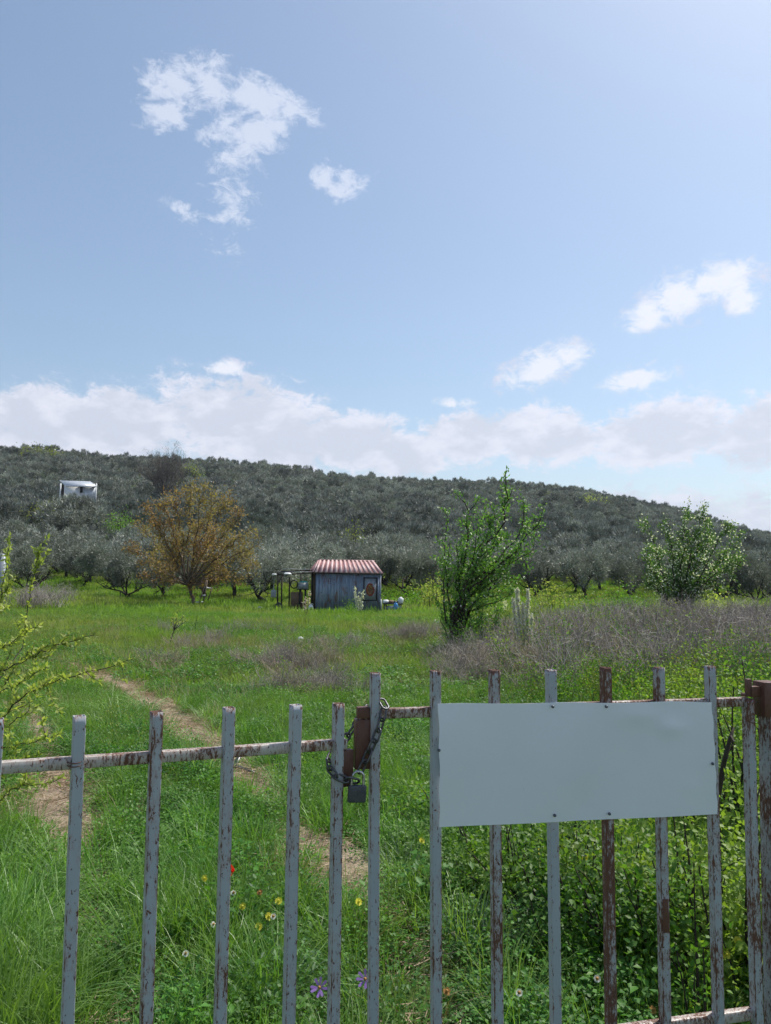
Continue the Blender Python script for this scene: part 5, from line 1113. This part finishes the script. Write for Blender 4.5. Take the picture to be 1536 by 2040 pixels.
# ------------------------------------------------------------------ leafy branches at the left edge
base = np.array([-2.75, 4.3, 0.0]); pb = empty('plum_bush', base, 'spindly bush with yellow green leaves reaching in from the left edge', 'bush'); r = np.random.default_rng(77)
def lbranch(pts, r_, dens, L=.038):
    r_ = r_*.65
    dens = dens*1.25
    P = np.array([at(*p) for p in pts]); t = np.linspace(0, 1, len(P)); tt = np.linspace(0, 1, 18); C_ = np.stack([np.interp(tt, t, P[:, i]) for i in range(3)], -1)
    for _ in range(2): C_[1:-1] = (C_[:-2]+2*C_[1:-1]+C_[2:])/4
    C_[1:-1] += r.normal(0, .006, (16, 3)); a = C_[0]; trunk = base+[0, 0, max(.2, a[2]-1.0)]
    S0 = np.array([base+[0, 0, -.05], (base*.6+a*.4)*[1, 1, 0]+[0, 0, a[2]*.45], a]); g = G()
    full = np.concatenate([[S0[0], (S0[0]+S0[1])/2, S0[1], (S0[1]+a)/2], C_]); g.tube(full, np.concatenate([[r_*2.0, r_*1.8, r_*1.6, r_*1.3], np.linspace(r_, .0015, 18)]), 6, cap=False)
    gl = G(); Ls = np.linalg.norm(C_[-1]-C_[0]); stems = [(C_, 1.0)]
    for _ in range(int(Ls*9)):
        i = r.integers(1, 17); d = nrm(nrm(C_[-1]-C_[0])*.6+r.normal(0, .6, 3)); c2 = curve(C_[i], d, r.uniform(.05, .20), 4, r, .3, .2); g.tube(c2, np.linspace(.0022, .001, 5), 3, cap=False); stems.append((c2, 1.1))
    for c_, k_ in stems:
        L_ = np.linalg.norm(np.diff(c_, axis=0), axis=1).sum(); nn_ = max(2, int(L_*dens*k_/4)); f = (np.arange(nn_)+r.uniform(0, 1, nn_))/nn_*(len(c_)-1)
        f = np.repeat(f, 4); i = np.minimum(f.astype(int), len(c_)-2); Q = c_[i]+(c_[i+1]-c_[i])*(f-i)[:, None]; D = nrm(nrm(c_[i+1]-c_[i])*.45+r.normal(0, .7, (len(Q), 3))+[0, 0, .25])
        gl.leaves(Q, D, r.uniform(.5, 1.15, len(Q))*L, r.uniform(.36, .5, len(Q))*L, r, flat=.25)
    b_ = g.obj('branch', M['bark3'], pb, smooth=True, loc=base); gl.obj('foliage', M['lime'], b_, loc=base)
for pts, r_, dn in [([(-30, 1302, 4.2), (30, 1275, 4.1), (78, 1243, 4.0)], .005, 110), ([(-40, 1358, 4.0), (30, 1325, 3.9), (100, 1292, 3.8), (188, 1265, 3.7)], .006, 120), ([(-10, 1440, 4.1), (40, 1390, 4.0), (80, 1365, 3.9), (160, 1344, 3.8), (266, 1312, 3.7)], .007, 120),
                    ([(-30, 1392, 4.4), (40, 1360, 4.3), (92, 1328, 4.2)], .005, 120), ([(0, 1455, 3.9), (40, 1428, 3.9), (82, 1405, 3.9)], .005, 110), ([(-30, 1505, 3.8), (50, 1480, 3.7), (118, 1462, 3.6)], .005, 140),
                    ([(-20, 1260, 4.9), (5, 1180, 4.9), (15, 1120, 4.9), (20, 1068, 4.9)], .007, 170), ([(45, 1290, 5.6), (58, 1190, 5.6), (68, 1140, 5.6), (80, 1102, 5.6)], .006, 130), ([(-25, 1230, 4.6), (8, 1180, 4.6), (30, 1150, 4.6)], .005, 130),
                    ([(-25, 1560, 3.7), (30, 1520, 3.6), (75, 1500, 3.6)], .005, 170), ([(-25, 1620, 3.7), (25, 1570, 3.7), (60, 1560, 3.7)], .005, 150), ([(-30, 1430, 4.6), (30, 1330, 4.6), (66, 1290, 4.6)], .005, 120)]:
    lbranch(pts, r_, dn)

# ------------------------------------------------------------------ young plants and flowers
def spikes(name, base, tips, label, cat, mat, fs, seed, k=30, r_=.012):
    r = np.random.default_rng(seed); root = empty(name, base, label, cat); g = G(); gf = G()
    for (tip, f0) in tips:
        t = np.linspace(0, 1, 10)[:, None]; mid = (base+tip)/2+[(tip[0]-base[0])*.25, 0, -.05]; C_ = (1-t)**2*base+2*t*(1-t)*mid+t*t*tip; g.tube(C_, np.linspace(r_, r_*.4, 10), 5)
        n = int(k*np.linalg.norm(tip-base)*(1-f0)); f = r.uniform(f0, 1, n)*9; i = np.minimum(f.astype(int), 8); Q = C_[i]+(C_[i+1]-C_[i])*(f-i)[:, None]+r.normal(0, fs*.45, (n, 3))
        for _ in range(4): gf.leaves(Q, nrm(r.normal(size=(n, 3))), fs*r.uniform(.6, 1.1, n), fs*.7, r)
    g.obj('stem', M['bark2'], root, loc=base); gf.obj('blossom', M[mat], root, loc=base)['kind'] = 'stuff'; return root
Yw = 14.5; b = at(1046, 1285, Yw); b[2] = gz(b[0], Yw)
spikes('flowering_shoots', b, [(at(1030, 1172, Yw), .25), (at(1052, 1174, Yw+.1), .3), (at(1022, 1192, Yw-.1), .2), (at(1042, 1202, Yw), .3), (at(1060, 1225, Yw), .5)], 'young tree of upright shoots packed with white blossom left of the dry stems', 'young tree', 'white', .034, 1, 430)
Yw = 33.5; b = at(717, 1214, Yw); b[2] = gz(b[0], Yw)
spikes('flowering_sapling', b, [(at(707, 1168, Yw), .35), (at(723, 1174, Yw), .35), (at(710, 1190, Yw), .3), (at(721, 1186, Yw), .3), (at(715, 1182, Yw), .4)], 'small sapling with white blossom in front of the hut wall', 'young tree', 'white', .07, 2, 55)
b = at(610, 1236, 31.0); b[2] = gz(b[0], 31.0)
spikes('flowering_sapling', b, [(at(617, 1176, 31.0), .55), (at(610, 1190, 31.0), .5), (at(605, 1199, 31.0), .6)], 'thin sapling with faded pinkish blossom in front of the porch', 'young tree', 'pinkish', .06, 3, 45)
p = at(1006, 1206, 17.0); b = np.array([p[0], 17.0, gz(p[0], 17.0)]); spikes('flower_stalk', b, [(at(1006, 1198, 17.0), .82)], 'single short white flower spike left of the flowering shoots', 'flower', 'white', .04, 4, 160, .004)
shrub('young_shrub', 700, 1216, 34.5, 1.2, .75, 'small green shrub against the middle of the hut wall', 'shrub', 'shrub', .07, 420, 461, 8)
Ys = ong(338, 1282)[1]; b = ong(338, 1282)
rt, _ = grow_tree('sapling', b, [([tuple(b), tuple(at(346, 1258, Ys)), tuple(at(352, 1238, Ys))], .02)]+[([tuple(at(347, 1255, Ys)), tuple(at(px, py, Ys+dy))], .010) for px, py, dy in ((340, 1236, .2), (375, 1233, -.1), (352, 1225, .1), (365, 1228, .2), (345, 1230, -.2))], 'thin leaning sapling with a little pale green crown in the meadow', 'young tree', 'bark3', 'lime', .02, .07, .035, 12, 26, sub=(2, 1), tw=.2, leaf_from=.6, spread=.04)
b = ong(390, 1262); grow_tree('sapling', b, [([tuple(b), tuple(at(389, 1245, b[1])), tuple(at(393, 1225, b[1]))], .014)], 'bare looking young sapling in front of the copper leaved tree', 'young tree', 'bark3', 'olivegreen', .02, .05, .03, 13, 14, sub=(1, 1), tw=.15, leaf_from=.4, spread=.04)

def flower(px, py, Y, kind, label, hgt=.035, z=None):
    p = at(px, py, Y); r = np.random.default_rng(int(px*7+py)); root = empty(kind+'_flower', (p[0], p[1], gz(p[0], p[1])), label, 'flower'); c0 = np.array(root.location)
    g = G(); a_ = r.uniform(0, 6); 
    face = nrm(np.array([r.normal(0, .3), -.75, .65])); U1 = nrm(np.cross(face, (0.1, .2, 1))); U2 = np.cross(face, U1)
    npet, L, W, mt = {'poppy': (5, .036, .042, 'red'), 'yellow': (9, .017, .009, 'yellow'), 'purple': (8, .034, .010, 'purple'), 'white': (7, .013, .010, 'white'), 'orange': (5, .014, .012, 'yellowp')}[kind]
    for k in range(npet):
        a = a_+k*2*pi/npet+r.normal(0, .1); D = nrm(np.cos(a)*U1+np.sin(a)*U2+face*(.9 if kind == 'poppy' else .25)); S = nrm(np.cross(D, face)); 
        V = [p, p+D*L*.45+S*W*.4, p+D*L*.85+S*W*.5, p+D*L*1.0, p+D*L*.85-S*W*.5, p+D*L*.45-S*W*.4]; g.add(V, [[0, 1, 2, 3], [0, 3, 4, 5]])
    g.obj('petals', M[mt], root, loc=c0); g = G(); lathe(g, p+face*.004, [(.001, -.003), (.006, 0), (.005, .005), (.001, .007)], 7, ax=[U1, U2, face]); g.obj('flower_centre', M['black' if kind == 'poppy' else ('yellow' if kind == 'yellow' else 'yellowp')], root, loc=c0)
    g = G(); b = c0+[r.normal(0, .04), r.normal(0, .04), 0]; g.tube([b, (b+p)/2+[.01, 0, .01], p-face*.004], [.0022, .002, .0016], 5); g.obj('stalk', M['grass'], root, loc=c0)
flower(461, 1738, 3.75, 'poppy', 'single red poppy beside the fourth bar of the left leaf')
flower(637, 1968, 2.75, 'purple', 'star shaped purple mallow flower between the bars near the bottom')
flower(728, 1951, 2.78, 'purple', 'half hidden pale purple flower just left of the chained end bar')
for px, py, Y, lab in [(408, 1750, 3.7, 'large yellow flower head left of the red poppy'), (484, 1806, 3.45, 'yellow flower low right of the poppy'), (516, 1846, 3.3, 'yellow flower below the small orange one'), (535, 1826, 3.3, 'yellow flower beside the white tuft'), (714, 1797, 3.4, 'yellow flower left of the chained end bar on the worn track'),
                       (1167, 1710, 3.6, 'yellow flower under the middle of the panel'), (1470, 1875, 2.9, 'bright yellow flower head between the last two bars'), (1446, 1902, 2.85, 'lower yellow flower near the hinge side bar'), (897, 1640, 4.0, 'yellow flower just below the left panel corner'),
                       (1075, 1697, 3.7, 'pale yellow flower right of the third bar under the panel'), (840, 1675, 4.0, 'yellow flower left of the second bar'), (555, 1795, 3.5, 'yellow flower in tall grass near the fifth bar')]:
    flower(px, py, Y, 'yellow', lab)
for px, py, Y, lab in [(465, 1779, 3.6, 'white flower just below the poppy'), (545, 1826, 3.3, 'white seed head beside the yellow flower'), (370, 1900, 3.1, 'white flower between the second and third full bars'), (1035, 1978, 2.75, 'white flower right of the third bar near the bottom'), (424, 1842, 3.3, 'white seed head left of the fourth bar'), (1190, 1950, 2.8, 'white flower left of the rusted bar')]:
    flower(px, py, Y, 'white', lab)
for px, py, Y, lab in [(518, 1778, 3.55, 'small orange flower right of the poppy'), (43, 1901, 3.1, 'orange leaf tip in the grass near the bottom left'), (1300, 2012, 2.75, 'orange dead leaf near the bottom rail'), (890, 1975, 2.8, 'orange dead leaf in the grass near the bottom')]:
    flower(px, py, Y, 'orange', lab)
# scrap on the path and in the grass
p = ong(468, 1538); q = ong(515, 1552); s2 = ong(485, 1516); small('metal_strap', 'bent dark metal strap lying on the worn track', 'metal strap', lambda g: [g.beam(p+[0, 0, .05], q+[0, 0, .04], .03, .012), g.beam(p+[0, 0, .05], s2+[0, 0, .12], .035, .012)], M['steel'], p)
p = ong(599, 1287); small('plastic_scrap', 'small white scrap of plastic in the middle of the meadow', 'litter', blob(p+[0, 0, .14], .08, .07, 9), M['whiteplastic'], p)

# ------------------------------------------------------------------ air
m, t = mat_new('air'); n = N(t); pv = n.n('ShaderNodeVolumePrincipled'); pv.inputs['Color'].default_value = (.80, .88, 1, 1); pv.inputs['Density'].default_value = .00012; pv.inputs['Anisotropy'].default_value = .25
oo = n.n('ShaderNodeOutputMaterial'); n.l(pv.outputs[0], oo.inputs['Volume'])
g = G(); g.box((1000, 3300, 243), (9800, 7300, 500)); o = g.obj('haze', m); tag(o, 'thin summer haze over the valley', 'haze', kind='stuff')
